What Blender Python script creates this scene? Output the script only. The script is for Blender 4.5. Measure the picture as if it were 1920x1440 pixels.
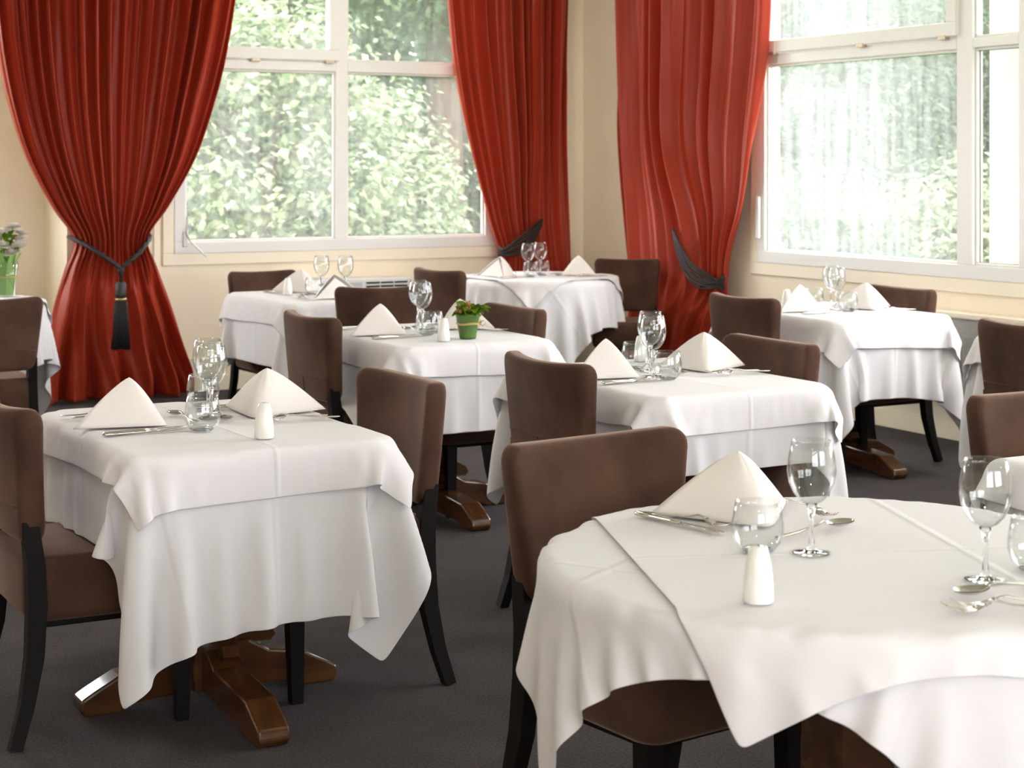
import bpy, bmesh, math, random
import numpy as np
from mathutils import Vector, Matrix

for o in list(bpy.data.objects):
    bpy.data.objects.remove(o, do_unlink=True)
scene = bpy.context.scene
COL = scene.collection
PI = math.pi

# ------------------------------------------------------------------ camera
cam_d = bpy.data.cameras.new('camera')
cam = bpy.data.objects.new('camera', cam_d)
COL.objects.link(cam)
cam.location = (0, 0, 1.45)
cam.rotation_euler = (PI / 2, 0, math.radians(-28.5))
cam_d.sensor_width = 36
cam_d.lens = 3300 / 1920 * 36
cam_d.shift_y = -410 / 1920
cam_d.clip_end = 200
cam_d.dof.use_dof = True
cam_d.dof.focus_distance = 4.6
cam_d.dof.aperture_fstop = 7.5
scene.camera = cam

# ------------------------------------------------------------------ sky, sun, exposure
world = bpy.data.worlds.new('world')
scene.world = world
world.use_nodes = True
bg = world.node_tree.nodes['Background']
bg.inputs[0].default_value = (1.0, 0.968, 1.03, 1)
bg.inputs[1].default_value = 9.0

sun_d = bpy.data.lights.new('sun', 'SUN')
sun_d.energy = 5.0
sun_d.angle = math.radians(8)
sun_d.color = (1, 0.95, 0.85)
sun = bpy.data.objects.new('sun', sun_d)
COL.objects.link(sun)
sun.rotation_euler = Vector((0.35, 0.45, -0.82)).to_track_quat('-Z', 'Y').to_euler()

scene.view_settings.view_transform = 'Standard'
scene.view_settings.look = 'None'
scene.view_settings.gamma = 1.0
scene.view_settings.use_curve_mapping = False
scene.view_settings.exposure = 0.6
scene.cycles.use_light_tree = False
scene.cycles.max_bounces = 7
scene.cycles.diffuse_bounces = 4
scene.cycles.glossy_bounces = 3
scene.cycles.transmission_bounces = 6
scene.cycles.transparent_max_bounces = 24
scene.cycles.sample_clamp_indirect = 6.0

XR, YB, YF, XL, ZC = 6.5, 10.9, -2.6, -2.6, 3.15      # room: right wall, back wall, rear wall, left wall, ceiling
XP, YA = 2.78, 11.5                                   # pier edge, alcove wall


def portal(x, y, z, w, h, direction, name='window_daylight'):
    d = bpy.data.lights.new(name, 'AREA')
    d.shape = 'RECTANGLE'
    d.size, d.size_y = w, h
    d.cycles.is_portal = True
    o = bpy.data.objects.new(name, d)
    COL.objects.link(o)
    o.location = (x, y, z)
    o.rotation_euler = Vector(direction).to_track_quat('-Z', 'Z').to_euler()


# ------------------------------------------------------------------ materials
def nodemat(name):
    m = bpy.data.materials.new(name)
    m.use_nodes = True
    nt = m.node_tree
    return m, nt, nt.nodes['Principled BSDF']


def plain(name, col, rough=0.6, metal=0.0, spec=0.5, sheen=0.0, noise=0.0, nscale=20, bump=0.0, bscale=200, sheen_col=(1, 1, 1, 1), transl=0.0):
    m, nt, p = nodemat(name)
    p.inputs['Base Color'].default_value = (*col, 1)
    p.inputs['Roughness'].default_value = rough
    p.inputs['Metallic'].default_value = metal
    p.inputs['Specular IOR Level'].default_value = spec
    if sheen:
        p.inputs['Sheen Weight'].default_value = sheen
        p.inputs['Sheen Roughness'].default_value = 0.4
        p.inputs['Sheen Tint'].default_value = sheen_col
    tc = nt.nodes.new('ShaderNodeTexCoord')
    if noise:
        n = nt.nodes.new('ShaderNodeTexNoise')
        n.inputs['Scale'].default_value = nscale
        n.inputs['Detail'].default_value = 4
        nt.links.new(tc.outputs['Object'], n.inputs['Vector'])
        r = nt.nodes.new('ShaderNodeMapRange')
        r.inputs['From Min'].default_value = 0.25
        r.inputs['From Max'].default_value = 0.75
        r.inputs['To Min'].default_value = 1 - noise
        r.inputs['To Max'].default_value = 1 + noise
        nt.links.new(n.outputs['Fac'], r.inputs['Value'])
        mx = nt.nodes.new('ShaderNodeVectorMath')
        mx.operation = 'SCALE'
        mx.inputs[0].default_value = col
        nt.links.new(r.outputs[0], mx.inputs['Scale'])
        nt.links.new(mx.outputs[0], p.inputs['Base Color'])
    if bump:
        n2 = nt.nodes.new('ShaderNodeTexNoise')
        n2.inputs['Scale'].default_value = bscale
        n2.inputs['Detail'].default_value = 3
        nt.links.new(tc.outputs['Object'], n2.inputs['Vector'])
        b = nt.nodes.new('ShaderNodeBump')
        b.inputs['Strength'].default_value = bump
        b.inputs['Distance'].default_value = 0.004
        nt.links.new(n2.outputs['Fac'], b.inputs['Height'])
        nt.links.new(b.outputs[0], p.inputs['Normal'])
    if transl:
        t = nt.nodes.new('ShaderNodeBsdfTranslucent')
        t.inputs[0].default_value = (*col, 1)
        if noise:
            nt.links.new(mx.outputs[0], t.inputs[0])
        ms = nt.nodes.new('ShaderNodeMixShader')
        ms.inputs[0].default_value = transl
        nt.links.new(p.outputs[0], ms.inputs[1])
        nt.links.new(t.outputs[0], ms.inputs[2])
        nt.links.new(ms.outputs[0], nt.nodes['Material Output'].inputs[0])
    return m


def cloth_mat(name, col, crease_u=(), crease_v=()):
    """white table linen: fine weave bump plus pressed fold lines in the cloth's own UV space"""
    m, nt, p = nodemat(name)
    p.inputs['Base Color'].default_value = (*col, 1)
    p.inputs['Roughness'].default_value = 0.75
    p.inputs['Specular IOR Level'].default_value = 0.25
    p.inputs['Sheen Weight'].default_value = 0.1
    uv = nt.nodes.new('ShaderNodeUVMap')
    sep = nt.nodes.new('ShaderNodeSeparateXYZ')
    nt.links.new(uv.outputs[0], sep.inputs[0])
    acc = None
    for axis, vals in ((0, crease_u), (1, crease_v)):
        for v in vals:
            s = nt.nodes.new('ShaderNodeMath'); s.operation = 'SUBTRACT'
            nt.links.new(sep.outputs[axis], s.inputs[0]); s.inputs[1].default_value = v
            a = nt.nodes.new('ShaderNodeMath'); a.operation = 'ABSOLUTE'
            nt.links.new(s.outputs[0], a.inputs[0])
            r = nt.nodes.new('ShaderNodeMapRange')
            r.interpolation_type = 'SMOOTHSTEP'
            r.inputs['From Min'].default_value = 0.0
            r.inputs['From Max'].default_value = 0.012
            r.inputs['To Min'].default_value = 1.0
            r.inputs['To Max'].default_value = 0.0
            nt.links.new(a.outputs[0], r.inputs['Value'])
            if acc is None:
                acc = r.outputs[0]
            else:
                ad = nt.nodes.new('ShaderNodeMath'); ad.operation = 'MAXIMUM'
                nt.links.new(acc, ad.inputs[0]); nt.links.new(r.outputs[0], ad.inputs[1])
                acc = ad.outputs[0]
    n = nt.nodes.new('ShaderNodeTexNoise')
    n.inputs['Scale'].default_value = 7
    n.inputs['Detail'].default_value = 5
    nt.links.new(uv.outputs[0], n.inputs['Vector'])
    ad = nt.nodes.new('ShaderNodeMath'); ad.operation = 'MULTIPLY_ADD'
    nt.links.new(n.outputs['Fac'], ad.inputs[0]); ad.inputs[1].default_value = 0.9
    if acc is not None:
        nt.links.new(acc, ad.inputs[2])
    else:
        ad.inputs[2].default_value = 0
    b = nt.nodes.new('ShaderNodeBump')
    b.inputs['Strength'].default_value = 0.5
    b.inputs['Distance'].default_value = 0.0035
    nt.links.new(ad.outputs[0], b.inputs['Height'])
    nt.links.new(b.outputs[0], p.inputs['Normal'])
    t = nt.nodes.new('ShaderNodeBsdfTranslucent')
    t.inputs[0].default_value = (*col, 1)
    ms = nt.nodes.new('ShaderNodeMixShader')
    ms.inputs[0].default_value = 0.12
    nt.links.new(p.outputs[0], ms.inputs[1]); nt.links.new(t.outputs[0], ms.inputs[2])
    nt.links.new(ms.outputs[0], nt.nodes['Material Output'].inputs[0])
    return m


def clear_glass(name, tint=(0.97, 0.98, 0.98), dirt=0.0, base=0.03, gain=0.75, power=3.5):
    m = bpy.data.materials.new(name)
    m.use_nodes = True
    nt = m.node_tree
    nt.nodes.remove(nt.nodes['Principled BSDF'])
    out = nt.nodes['Material Output']
    lw = nt.nodes.new('ShaderNodeLayerWeight')
    lw.inputs['Blend'].default_value = 0.5
    pw = nt.nodes.new('ShaderNodeMath'); pw.operation = 'POWER'
    nt.links.new(lw.outputs['Facing'], pw.inputs[0]); pw.inputs[1].default_value = power
    ma = nt.nodes.new('ShaderNodeMath'); ma.operation = 'MULTIPLY_ADD'
    nt.links.new(pw.outputs[0], ma.inputs[0]); ma.inputs[1].default_value = gain; ma.inputs[2].default_value = base
    tr = nt.nodes.new('ShaderNodeBsdfTransparent'); tr.inputs[0].default_value = (*tint, 1)
    gl = nt.nodes.new('ShaderNodeBsdfGlossy'); gl.inputs['Roughness'].default_value = 0.02
    mx = nt.nodes.new('ShaderNodeMixShader')
    nt.links.new(ma.outputs[0], mx.inputs[0]); nt.links.new(tr.outputs[0], mx.inputs[1]); nt.links.new(gl.outputs[0], mx.inputs[2])
    last = mx
    if dirt:
        # film of dust and rain streaks on an unwashed pane
        tc = nt.nodes.new('ShaderNodeTexCoord')
        mp = nt.nodes.new('ShaderNodeMapping')
        mp.inputs['Scale'].default_value = (14, 14, 1.2)
        nt.links.new(tc.outputs['Object'], mp.inputs[0])
        n = nt.nodes.new('ShaderNodeTexNoise'); n.inputs['Scale'].default_value = 2.0; n.inputs['Detail'].default_value = 2
        nt.links.new(mp.outputs[0], n.inputs['Vector'])
        r = nt.nodes.new('ShaderNodeMapRange')
        r.inputs['From Min'].default_value = 0.3; r.inputs['From Max'].default_value = 0.75
        r.inputs['To Min'].default_value = dirt * 0.6; r.inputs['To Max'].default_value = dirt * 1.4
        nt.links.new(n.outputs['Fac'], r.inputs['Value'])
        tl = nt.nodes.new('ShaderNodeBsdfTranslucent'); tl.inputs[0].default_value = (0.9, 0.93, 0.92, 1)
        m2 = nt.nodes.new('ShaderNodeMixShader')
        nt.links.new(r.outputs[0], m2.inputs[0]); nt.links.new(mx.outputs[0], m2.inputs[1]); nt.links.new(tl.outputs[0], m2.inputs[2])
        last = m2
    nt.links.new(last.outputs[0], out.inputs[0])
    return m


def solid_glass(name):
    m, nt, p = nodemat(name)
    p.inputs['Base Color'].default_value = (0.98, 0.99, 0.99, 1)
    p.inputs['Roughness'].default_value = 0.01
    p.inputs['IOR'].default_value = 1.45
    p.inputs['Transmission Weight'].default_value = 1.0
    return m


def wood_mat(name, c1, c2, rough=0.25):
    m, nt, p = nodemat(name)
    p.inputs['Roughness'].default_value = rough
    p.inputs['Coat Weight'].default_value = 0.5
    p.inputs['Coat Roughness'].default_value = 0.12
    tc = nt.nodes.new('ShaderNodeTexCoord')
    mp = nt.nodes.new('ShaderNodeMapping'); mp.inputs['Scale'].default_value = (2, 11, 11)
    nt.links.new(tc.outputs['Object'], mp.inputs[0])
    n = nt.nodes.new('ShaderNodeTexNoise'); n.inputs['Scale'].default_value = 2; n.inputs['Detail'].default_value = 6
    nt.links.new(mp.outputs[0], n.inputs['Vector'])
    cr = nt.nodes.new('ShaderNodeValToRGB')
    cr.color_ramp.elements[0].color = (*c1, 1); cr.color_ramp.elements[1].color = (*c2, 1)
    cr.color_ramp.elements[0].position = 0.3; cr.color_ramp.elements[1].position = 0.7
    nt.links.new(n.outputs['Fac'], cr.inputs[0]); nt.links.new(cr.outputs[0], p.inputs['Base Color'])
    return m


def leaf_mat(name, c1, c2, transl=0.4):
    m = bpy.data.materials.new(name)
    m.use_nodes = True
    nt = m.node_tree
    nt.nodes.remove(nt.nodes['Principled BSDF'])
    g = nt.nodes.new('ShaderNodeNewGeometry')
    cr = nt.nodes.new('ShaderNodeValToRGB')
    cr.color_ramp.elements[0].color = (*c1, 1); cr.color_ramp.elements[1].color = (*c2, 1)
    nt.links.new(g.outputs['Random Per Island'], cr.inputs[0])
    d = nt.nodes.new('ShaderNodeBsdfDiffuse')
    t = nt.nodes.new('ShaderNodeBsdfTranslucent')
    nt.links.new(cr.outputs[0], d.inputs[0]); nt.links.new(cr.outputs[0], t.inputs[0])
    ms = nt.nodes.new('ShaderNodeMixShader'); ms.inputs[0].default_value = transl
    nt.links.new(d.outputs[0], ms.inputs[1]); nt.links.new(t.outputs[0], ms.inputs[2])
    nt.links.new(ms.outputs[0], nt.nodes['Material Output'].inputs[0])
    return m


M = {}
M['wall'] = plain('cream_wall_paint', (0.92, 0.80, 0.62), 0.7, noise=0.03, nscale=3, bump=0.05, bscale=90)
M['trim'] = plain('cream_trim_paint', (0.92, 0.82, 0.65), 0.5)
M['ceiling'] = plain('ceiling_paint', (0.92, 0.90, 0.86), 0.8)
M['frame'] = plain('white_window_frame', (0.82, 0.80, 0.77), 0.4)
M['outer_wall'] = plain('outer_render', (0.93, 0.91, 0.88), 0.8)
M['dark'] = plain('dark_gap', (0.012, 0.012, 0.012), 0.8)
M['brass'] = plain('brass_hinge', (0.5, 0.42, 0.3), 0.45, metal=0.6)
M['white_plastic'] = plain('white_plastic', (0.75, 0.74, 0.72), 0.35)
M['grey_heater'] = plain('grey_heater_enamel', (0.36, 0.35, 0.31), 0.5, noise=0.12, nscale=8)
M['velvet'] = plain('brown_velvet', (0.072, 0.037, 0.025), 0.9, spec=0.08, sheen=0.35, noise=0.38, nscale=6, bump=0.12, bscale=500, sheen_col=(0.85, 0.6, 0.48, 1))
M['black_wood'] = plain('black_stained_wood', (0.006, 0.0045, 0.004), 0.55, spec=0.15, noise=0.2, nscale=30)
M['wood'] = wood_mat('varnished_dark_wood', (0.040, 0.014, 0.005), (0.095, 0.036, 0.010))
M['top_wood'] = wood_mat('tabletop_wood', (0.10, 0.05, 0.02), (0.2, 0.1, 0.04), 0.5)
M['linen'] = cloth_mat('white_under_linen', (0.80, 0.77, 0.79), (0.25, 0.5, 0.75), (0.25, 0.5, 0.75))
M['linen_top'] = cloth_mat('white_top_linen', (0.84, 0.80, 0.82), (0.5,), (0.5,))
M['napkin'] = plain('napkin_linen', (0.84, 0.78, 0.74), 0.75, spec=0.2, bump=0.06, bscale=300, transl=0.12)
M['ceramic'] = plain('white_ceramic', (0.82, 0.80, 0.76), 0.12)
M['steel'] = plain('polished_steel', (0.62, 0.58, 0.54), 0.16, metal=1.0)
M['glass'] = clear_glass('thin_glass', base=0.045, gain=0.8, power=2.8)
M['glass_solid'] = solid_glass('solid_glass')
M['pane'] = clear_glass('dusty_window_pane', (0.97, 0.99, 0.98), dirt=0.05, base=0.008, gain=0.25, power=5)
M['pane_side'] = clear_glass('streaked_window_pane', (0.96, 0.98, 0.975), dirt=0.075, base=0.008, gain=0.25, power=5)
M['rope'] = plain('black_cord', (0.012, 0.011, 0.011), 0.6, noise=0.3, nscale=120, bump=0.5, bscale=260)
M['rope2'] = plain('dark_brown_cord', (0.018, 0.009, 0.007), 0.55, noise=0.4, nscale=100, bump=0.4, bscale=260)
M['gold'] = plain('gold_band', (0.45, 0.33, 0.16), 0.35, metal=1.0)
M['pot'] = plain('green_pot_paper', (0.065, 0.14, 0.02), 0.45, noise=0.15, nscale=20)
M['raffia'] = plain('raffia_tie', (0.5, 0.33, 0.12), 0.7)
M['leaf'] = leaf_mat('bright_leaf', (0.06, 0.15, 0.01), (0.22, 0.30, 0.03), 0.25)
M['leaf_pale'] = leaf_mat('vase_leaf', (0.20, 0.38, 0.10), (0.34, 0.52, 0.17), 0.35)
M['blossom'] = leaf_mat('pink_bud', (0.40, 0.20, 0.08), (0.50, 0.28, 0.16), 0.2)
M['petal'] = leaf_mat('white_petal', (0.80, 0.78, 0.72), (0.72, 0.66, 0.58), 0.3)
M['heart'] = plain('flower_heart', (0.30, 0.14, 0.08), 0.7)
M['bark'] = plain('tree_bark', (0.062, 0.034, 0.022), 0.9, noise=0.35, nscale=6, bump=0.6, bscale=20)
M['grass'] = plain('grass_ground', (0.16, 0.24, 0.08), 0.9, noise=0.3, nscale=2)
M['lamp'] = plain('lamp_white', (0.8, 0.8, 0.8), 0.4)


def curtain_mat():
    m, nt, p = nodemat('red_taffeta')
    col = (0.44, 0.046, 0.020)
    p.inputs['Base Color'].default_value = (*col, 1)
    p.inputs['Roughness'].default_value = 0.38
    p.inputs['Specular IOR Level'].default_value = 0.3
    p.inputs['Sheen Weight'].default_value = 0.15
    p.inputs['Sheen Tint'].default_value = (1, 0.35, 0.2, 1)
    tc = nt.nodes.new('ShaderNodeTexCoord')
    n = nt.nodes.new('ShaderNodeTexNoise'); n.inputs['Scale'].default_value = 9; n.inputs['Detail'].default_value = 3
    nt.links.new(tc.outputs['Object'], n.inputs['Vector'])
    b = nt.nodes.new('ShaderNodeBump'); b.inputs['Strength'].default_value = 0.3; b.inputs['Distance'].default_value = 0.01
    nt.links.new(n.outputs['Fac'], b.inputs['Height']); nt.links.new(b.outputs[0], p.inputs['Normal'])
    t = nt.nodes.new('ShaderNodeBsdfTranslucent'); t.inputs[0].default_value = (0.70, 0.06, 0.025, 1)
    ms = nt.nodes.new('ShaderNodeMixShader'); ms.inputs[0].default_value = 0.2
    nt.links.new(p.outputs[0], ms.inputs[1]); nt.links.new(t.outputs[0], ms.inputs[2])
    nt.links.new(ms.outputs[0], nt.nodes['Material Output'].inputs[0])
    return m


M['curtain'] = curtain_mat()


def carpet_mat():
    m, nt, p = nodemat('dark_carpet')
    p.inputs['Roughness'].default_value = 0.95
    p.inputs['Sheen Weight'].default_value = 0.05
    p.inputs['Sheen Roughness'].default_value = 0.5
    p.inputs['Sheen Tint'].default_value = (0.8, 0.76, 0.85, 1)
    p.inputs['Specular IOR Level'].default_value = 0.1
    tc = nt.nodes.new('ShaderNodeTexCoord')
    n = nt.nodes.new('ShaderNodeTexNoise'); n.inputs['Scale'].default_value = 130; n.inputs['Detail'].default_value = 4
    n2 = nt.nodes.new('ShaderNodeTexNoise'); n2.inputs['Scale'].default_value = 5; n2.inputs['Detail'].default_value = 3
    nt.links.new(tc.outputs['Object'], n.inputs['Vector']); nt.links.new(tc.outputs['Object'], n2.inputs['Vector'])
    ad = nt.nodes.new('ShaderNodeMath'); ad.operation = 'MULTIPLY_ADD'
    nt.links.new(n2.outputs['Fac'], ad.inputs[0]); ad.inputs[1].default_value = 0.35
    nt.links.new(n.outputs['Fac'], ad.inputs[2])
    cr = nt.nodes.new('ShaderNodeValToRGB')
    cr.color_ramp.elements[0].position = 0.45; cr.color_ramp.elements[1].position = 0.95
    cr.color_ramp.elements[0].color = (0.027, 0.021, 0.019, 1); cr.color_ramp.elements[1].color = (0.075, 0.062, 0.060, 1)
    nt.links.new(ad.outputs[0], cr.inputs[0]); nt.links.new(cr.outputs[0], p.inputs['Base Color'])
    b = nt.nodes.new('ShaderNodeBump'); b.inputs['Strength'].default_value = 0.6; b.inputs['Distance'].default_value = 0.004
    nt.links.new(n.outputs['Fac'], b.inputs['Height']); nt.links.new(b.outputs[0], p.inputs['Normal'])
    return m


M['carpet'] = carpet_mat()


# ------------------------------------------------------------------ mesh helpers
def mk(name, me, mat, parent=None, smooth=False, loc=None, rz=None):
    """link mesh data (or a bmesh) as one object"""
    if isinstance(me, bmesh.types.BMesh):
        bm = me
        me = bpy.data.meshes.new(name)
        bm.to_mesh(me)
        bm.free()
    if mat is not None and not me.materials:
        me.materials.append(M[mat] if isinstance(mat, str) else mat)
    if smooth:
        me.polygons.foreach_set('use_smooth', [True] * len(me.polygons))
    o = bpy.data.objects.new(name, me)
    COL.objects.link(o)
    if parent is not None:
        o.parent = parent
    if loc is not None:
        o.location = loc
    if rz is not None:
        o.rotation_euler = (0, 0, rz)
    return o


def thing(name, label, cat, loc=(0, 0, 0), rz=0, group=None):
    o = bpy.data.objects.new(name, None)
    o.empty_display_size = 0.1
    COL.objects.link(o)
    o.location = loc
    o.rotation_euler = (0, 0, rz)
    tag(o, label, cat, group)
    return o


def tag(o, label=None, cat=None, group=None, kind=None):
    if label: o['label'] = label
    if cat: o['category'] = cat
    if group: o['group'] = group
    if kind: o['kind'] = kind
    return o


def struct(o, label=None):
    o['kind'] = 'structure'
    if label: o['label'] = label
    return o


def copy_tree(o, parent=None):
    c = o.copy()
    COL.objects.link(c)
    c.parent = parent
    for ch in list(o.children):
        copy_tree(ch, c)
    return c


def bx(bm, x0, x1, y0, y1, z0, z1, bevel=0.0, seg=2):
    r = bmesh.ops.create_cube(bm, size=1)
    vs = r['verts']
    for v in vs:
        v.co = Vector((x0 + (v.co.x + .5) * (x1 - x0), y0 + (v.co.y + .5) * (y1 - y0), z0 + (v.co.z + .5) * (z1 - z0)))
    if bevel:
        es = list({e for v in vs for e in v.link_edges})
        bmesh.ops.bevel(bm, geom=es, offset=bevel, segments=seg, profile=0.5, affect='EDGES')
    return bm


def box(x0, x1, y0, y1, z0, z1, bevel=0.0, seg=2):
    return bx(bmesh.new(), x0, x1, y0, y1, z0, z1, bevel, seg)


def lathe(profile, seg=32, closed=False):
    """revolve (r,z) pairs about z"""
    bm = bmesh.new()
    rings = []
    for r, z in profile:
        if r < 1e-6:
            rings.append([bm.verts.new((0, 0, z))])
        else:
            rings.append([bm.verts.new((r * math.cos(2 * PI * k / seg), r * math.sin(2 * PI * k / seg), z)) for k in range(seg)])
    n = len(rings)
    for i in range(n if closed else n - 1):
        a, b = rings[i], rings[(i + 1) % n]
        for k in range(seg):
            k2 = (k + 1) % seg
            if len(a) == 1 and len(b) == 1:
                continue
            if len(a) == 1:
                bm.faces.new((a[0], b[k2], b[k]))
            elif len(b) == 1:
                bm.faces.new((a[k], a[k2], b[0]))
            else:
                bm.faces.new((a[k], a[k2], b[k2], b[k]))
    bmesh.ops.recalc_face_normals(bm, faces=bm.faces)
    return bm


def sweep(bm, pts, rx, ry=None, seg=8, up=Vector((0, 0, 1)), cap=True):
    """tube / bar along points; rx, ry may be lists of half-widths"""
    pts = [Vector(p) for p in pts]
    n = len(pts)
    rings = []
    for i, p in enumerate(pts):
        d = (pts[min(i + 1, n - 1)] - pts[max(i - 1, 0)]).normalized()
        u = up - d * up.dot(d)
        if u.length < 1e-4:
            u = Vector((1, 0, 0)) - d * d.x
        u.normalize()
        w = d.cross(u)
        a = rx[i] if isinstance(rx, (list, tuple)) else rx
        b = a if ry is None else (ry[i] if isinstance(ry, (list, tuple)) else ry)
        ring = []
        for k in range(seg):
            t = 2 * PI * (k + .5) / seg
            f = 1.0 if seg != 4 else math.sqrt(2)
            ring.append(bm.verts.new(p + w * (a * f * math.cos(t)) + u * (b * f * math.sin(t))))
        rings.append(ring)
    for i in range(n - 1):
        for k in range(seg):
            k2 = (k + 1) % seg
            bm.faces.new((rings[i][k], rings[i][k2], rings[i + 1][k2], rings[i + 1][k]))
    if cap:
        bm.faces.new(list(reversed(rings[0])))
        bm.faces.new(rings[-1])
    bmesh.ops.recalc_face_normals(bm, faces=bm.faces)
    return bm


def grid_mesh(name, P, uv=True):
    """mesh from an (n,m,3) array of points"""
    n, m = P.shape[:2]
    me = bpy.data.meshes.new(name)
    idx = np.arange(n * m).reshape(n, m)
    f = np.stack([idx[:-1, :-1], idx[1:, :-1], idx[1:, 1:], idx[:-1, 1:]], -1).reshape(-1, 4)
    me.vertices.add(n * m)
    me.vertices.foreach_set('co', P.reshape(-1).astype(np.float32))
    me.loops.add(f.size)
    me.loops.foreach_set('vertex_index', f.reshape(-1).astype(np.int32))
    me.polygons.add(len(f))
    me.polygons.foreach_set('loop_start', (np.arange(len(f)) * 4).astype(np.int32))
    me.polygons.foreach_set('use_smooth', np.ones(len(f), bool))
    if uv:
        l = me.uv_layers.new(name='UVMap')
        U, V = np.meshgrid(np.linspace(0, 1, n), np.linspace(0, 1, m), indexing='ij')
        uvv = np.stack([U, V], -1).reshape(-1, 2)
        l.data.foreach_set('uv', uvv[f.reshape(-1)].reshape(-1).astype(np.float32))
    me.update()
    me.validate()
    return me


# ------------------------------------------------------------------ room shell
Z0S = 0.885        # window outer frame bottom
ZT = 3.15
struct(mk('floor', box(XL - .2, XR + .35, YF - .2, YA + .35, -0.1, 0.0), 'carpet'), 'dark grey brown carpet floor of the dining room')
struct(mk('ceiling', box(XL - .3, XR + .31, YF - .3, YA + .31, ZC, ZC + 0.25), 'ceiling'), 'plain pale ceiling')


def wall_with_holes(name, axis, c0, c1, a0, a1, holes, label):
    """wall slab normal to axis ('x' or 'y') between c0..c1, spanning a0..a1, with holes (b0,b1,z0,z1)"""
    bm = bmesh.new()

    def put(p0, p1, z0, z1):
        if p1 - p0 < 1e-4 or z1 - z0 < 1e-4: return
        if axis == 'y':
            bx(bm, p0, p1, c0, c1, z0, z1)
        else:
            bx(bm, c0, c1, p0, p1, z0, z1)
    cur = a0
    for b0, b1, z0, z1 in sorted(holes):
        put(cur, b0, 0, ZC)
        put(b0, b1, 0, z0)
        put(b0, b1, z1, ZC)
        cur = b1
    put(cur, a1, 0, ZC)
    return struct(mk(name, bm, 'wall'), label)


W1 = (3.46, 5.77, 0.885, 2.95)
W2 = (5.05, 8.78, 0.855, 2.95)
W3 = (-0.9, 2.0, 0.885, 2.95)        # alcove window, left of the frame
W4 = (1.2, 4.4, 0.855, 2.95)         # right wall, nearer the camera
W6 = (-1.8, 1.4, 0.85, 2.6)          # rear wall, behind the camera
W7 = (2.2, 5.4, 0.85, 2.6)
wall_with_holes('wall_back', 'y', YB, YB + .20, XP, XR + .15, [W1], 'cream painted back wall with the tree view window')
wall_with_holes('wall_right', 'x', XR, XR + .15, YF, YB, [W2, W4], 'cream painted right wall with the wide window')
wall_with_holes('wall_alcove', 'y', YA, YA + .30, XL, XP, [W3], 'cream alcove wall behind the flower vase table')
struct(mk('wall_pier', box(XP, XP + .25, YB + .2, YA + .3, 0, ZC), 'wall'), 'bright cream return of the pier behind the left curtain')
wall_with_holes('wall_left', 'x', XL - .30, XL, YF, YA + .3, [], 'cream left wall outside the view')
wall_with_holes('wall_rear', 'y', YF - .30, YF, XL, XR, [W6, W7], 'cream rear wall behind the viewpoint')


def baseboard(name, pts_axis, c, a0, a1, sgn):
    bm = bmesh.new()
    for z0, z1, t in ((0, 0.10, 0.022), (0.10, 0.20, 0.014), (0.20, 0.215, 0.02)):
        if pts_axis == 'y':
            bx(bm, a0, a1, min(c, c + sgn * t), max(c, c + sgn * t), z0, z1, 0.002, 1)
        else:
            bx(bm, min(c, c + sgn * t), max(c, c + sgn * t), a0, a1, z0, z1, 0.002, 1)
    return struct(mk(name, bm, 'trim'))


baseboard('baseboard_back', 'y', YB, XP, XR, -1)
baseboard('baseboard_right', 'x', XR, YF, YB, -1)
baseboard('baseboard_alcove', 'y', YA, XL, XP, -1)


def frame_boxes(axis, c, rect, w, t0, t1):
    """picture-frame of four bars; axis 'y': wall normal y at depth c"""
    a0, a1, z0, z1 = rect
    bm = bmesh.new()

    def put(p0, p1, q0, q1):
        if axis == 'y':
            bx(bm, p0, p1, c + t0, c + t1, q0, q1, 0.004, 1)
        else:
            bx(bm, c + t0, c + t1, p0, p1, q0, q1, 0.004, 1)
    put(a0, a1, z0, z0 + w)
    put(a0, a1, z1 - w, z1)
    put(a0, a0 + w, z0 + w, z1 - w)
    put(a1 - w, a1, z0 + w, z1 - w)
    return bm


def bar(axis, c, a0, a1, z0, z1, t0, t1, bev=0.004):
    if axis == 'y':
        return box(a0, a1, c + t0, c + t1, z0, z1, bev, 1)
    return box(c + t0, c + t1, a0, a1, z0, z1, bev, 1)


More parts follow.
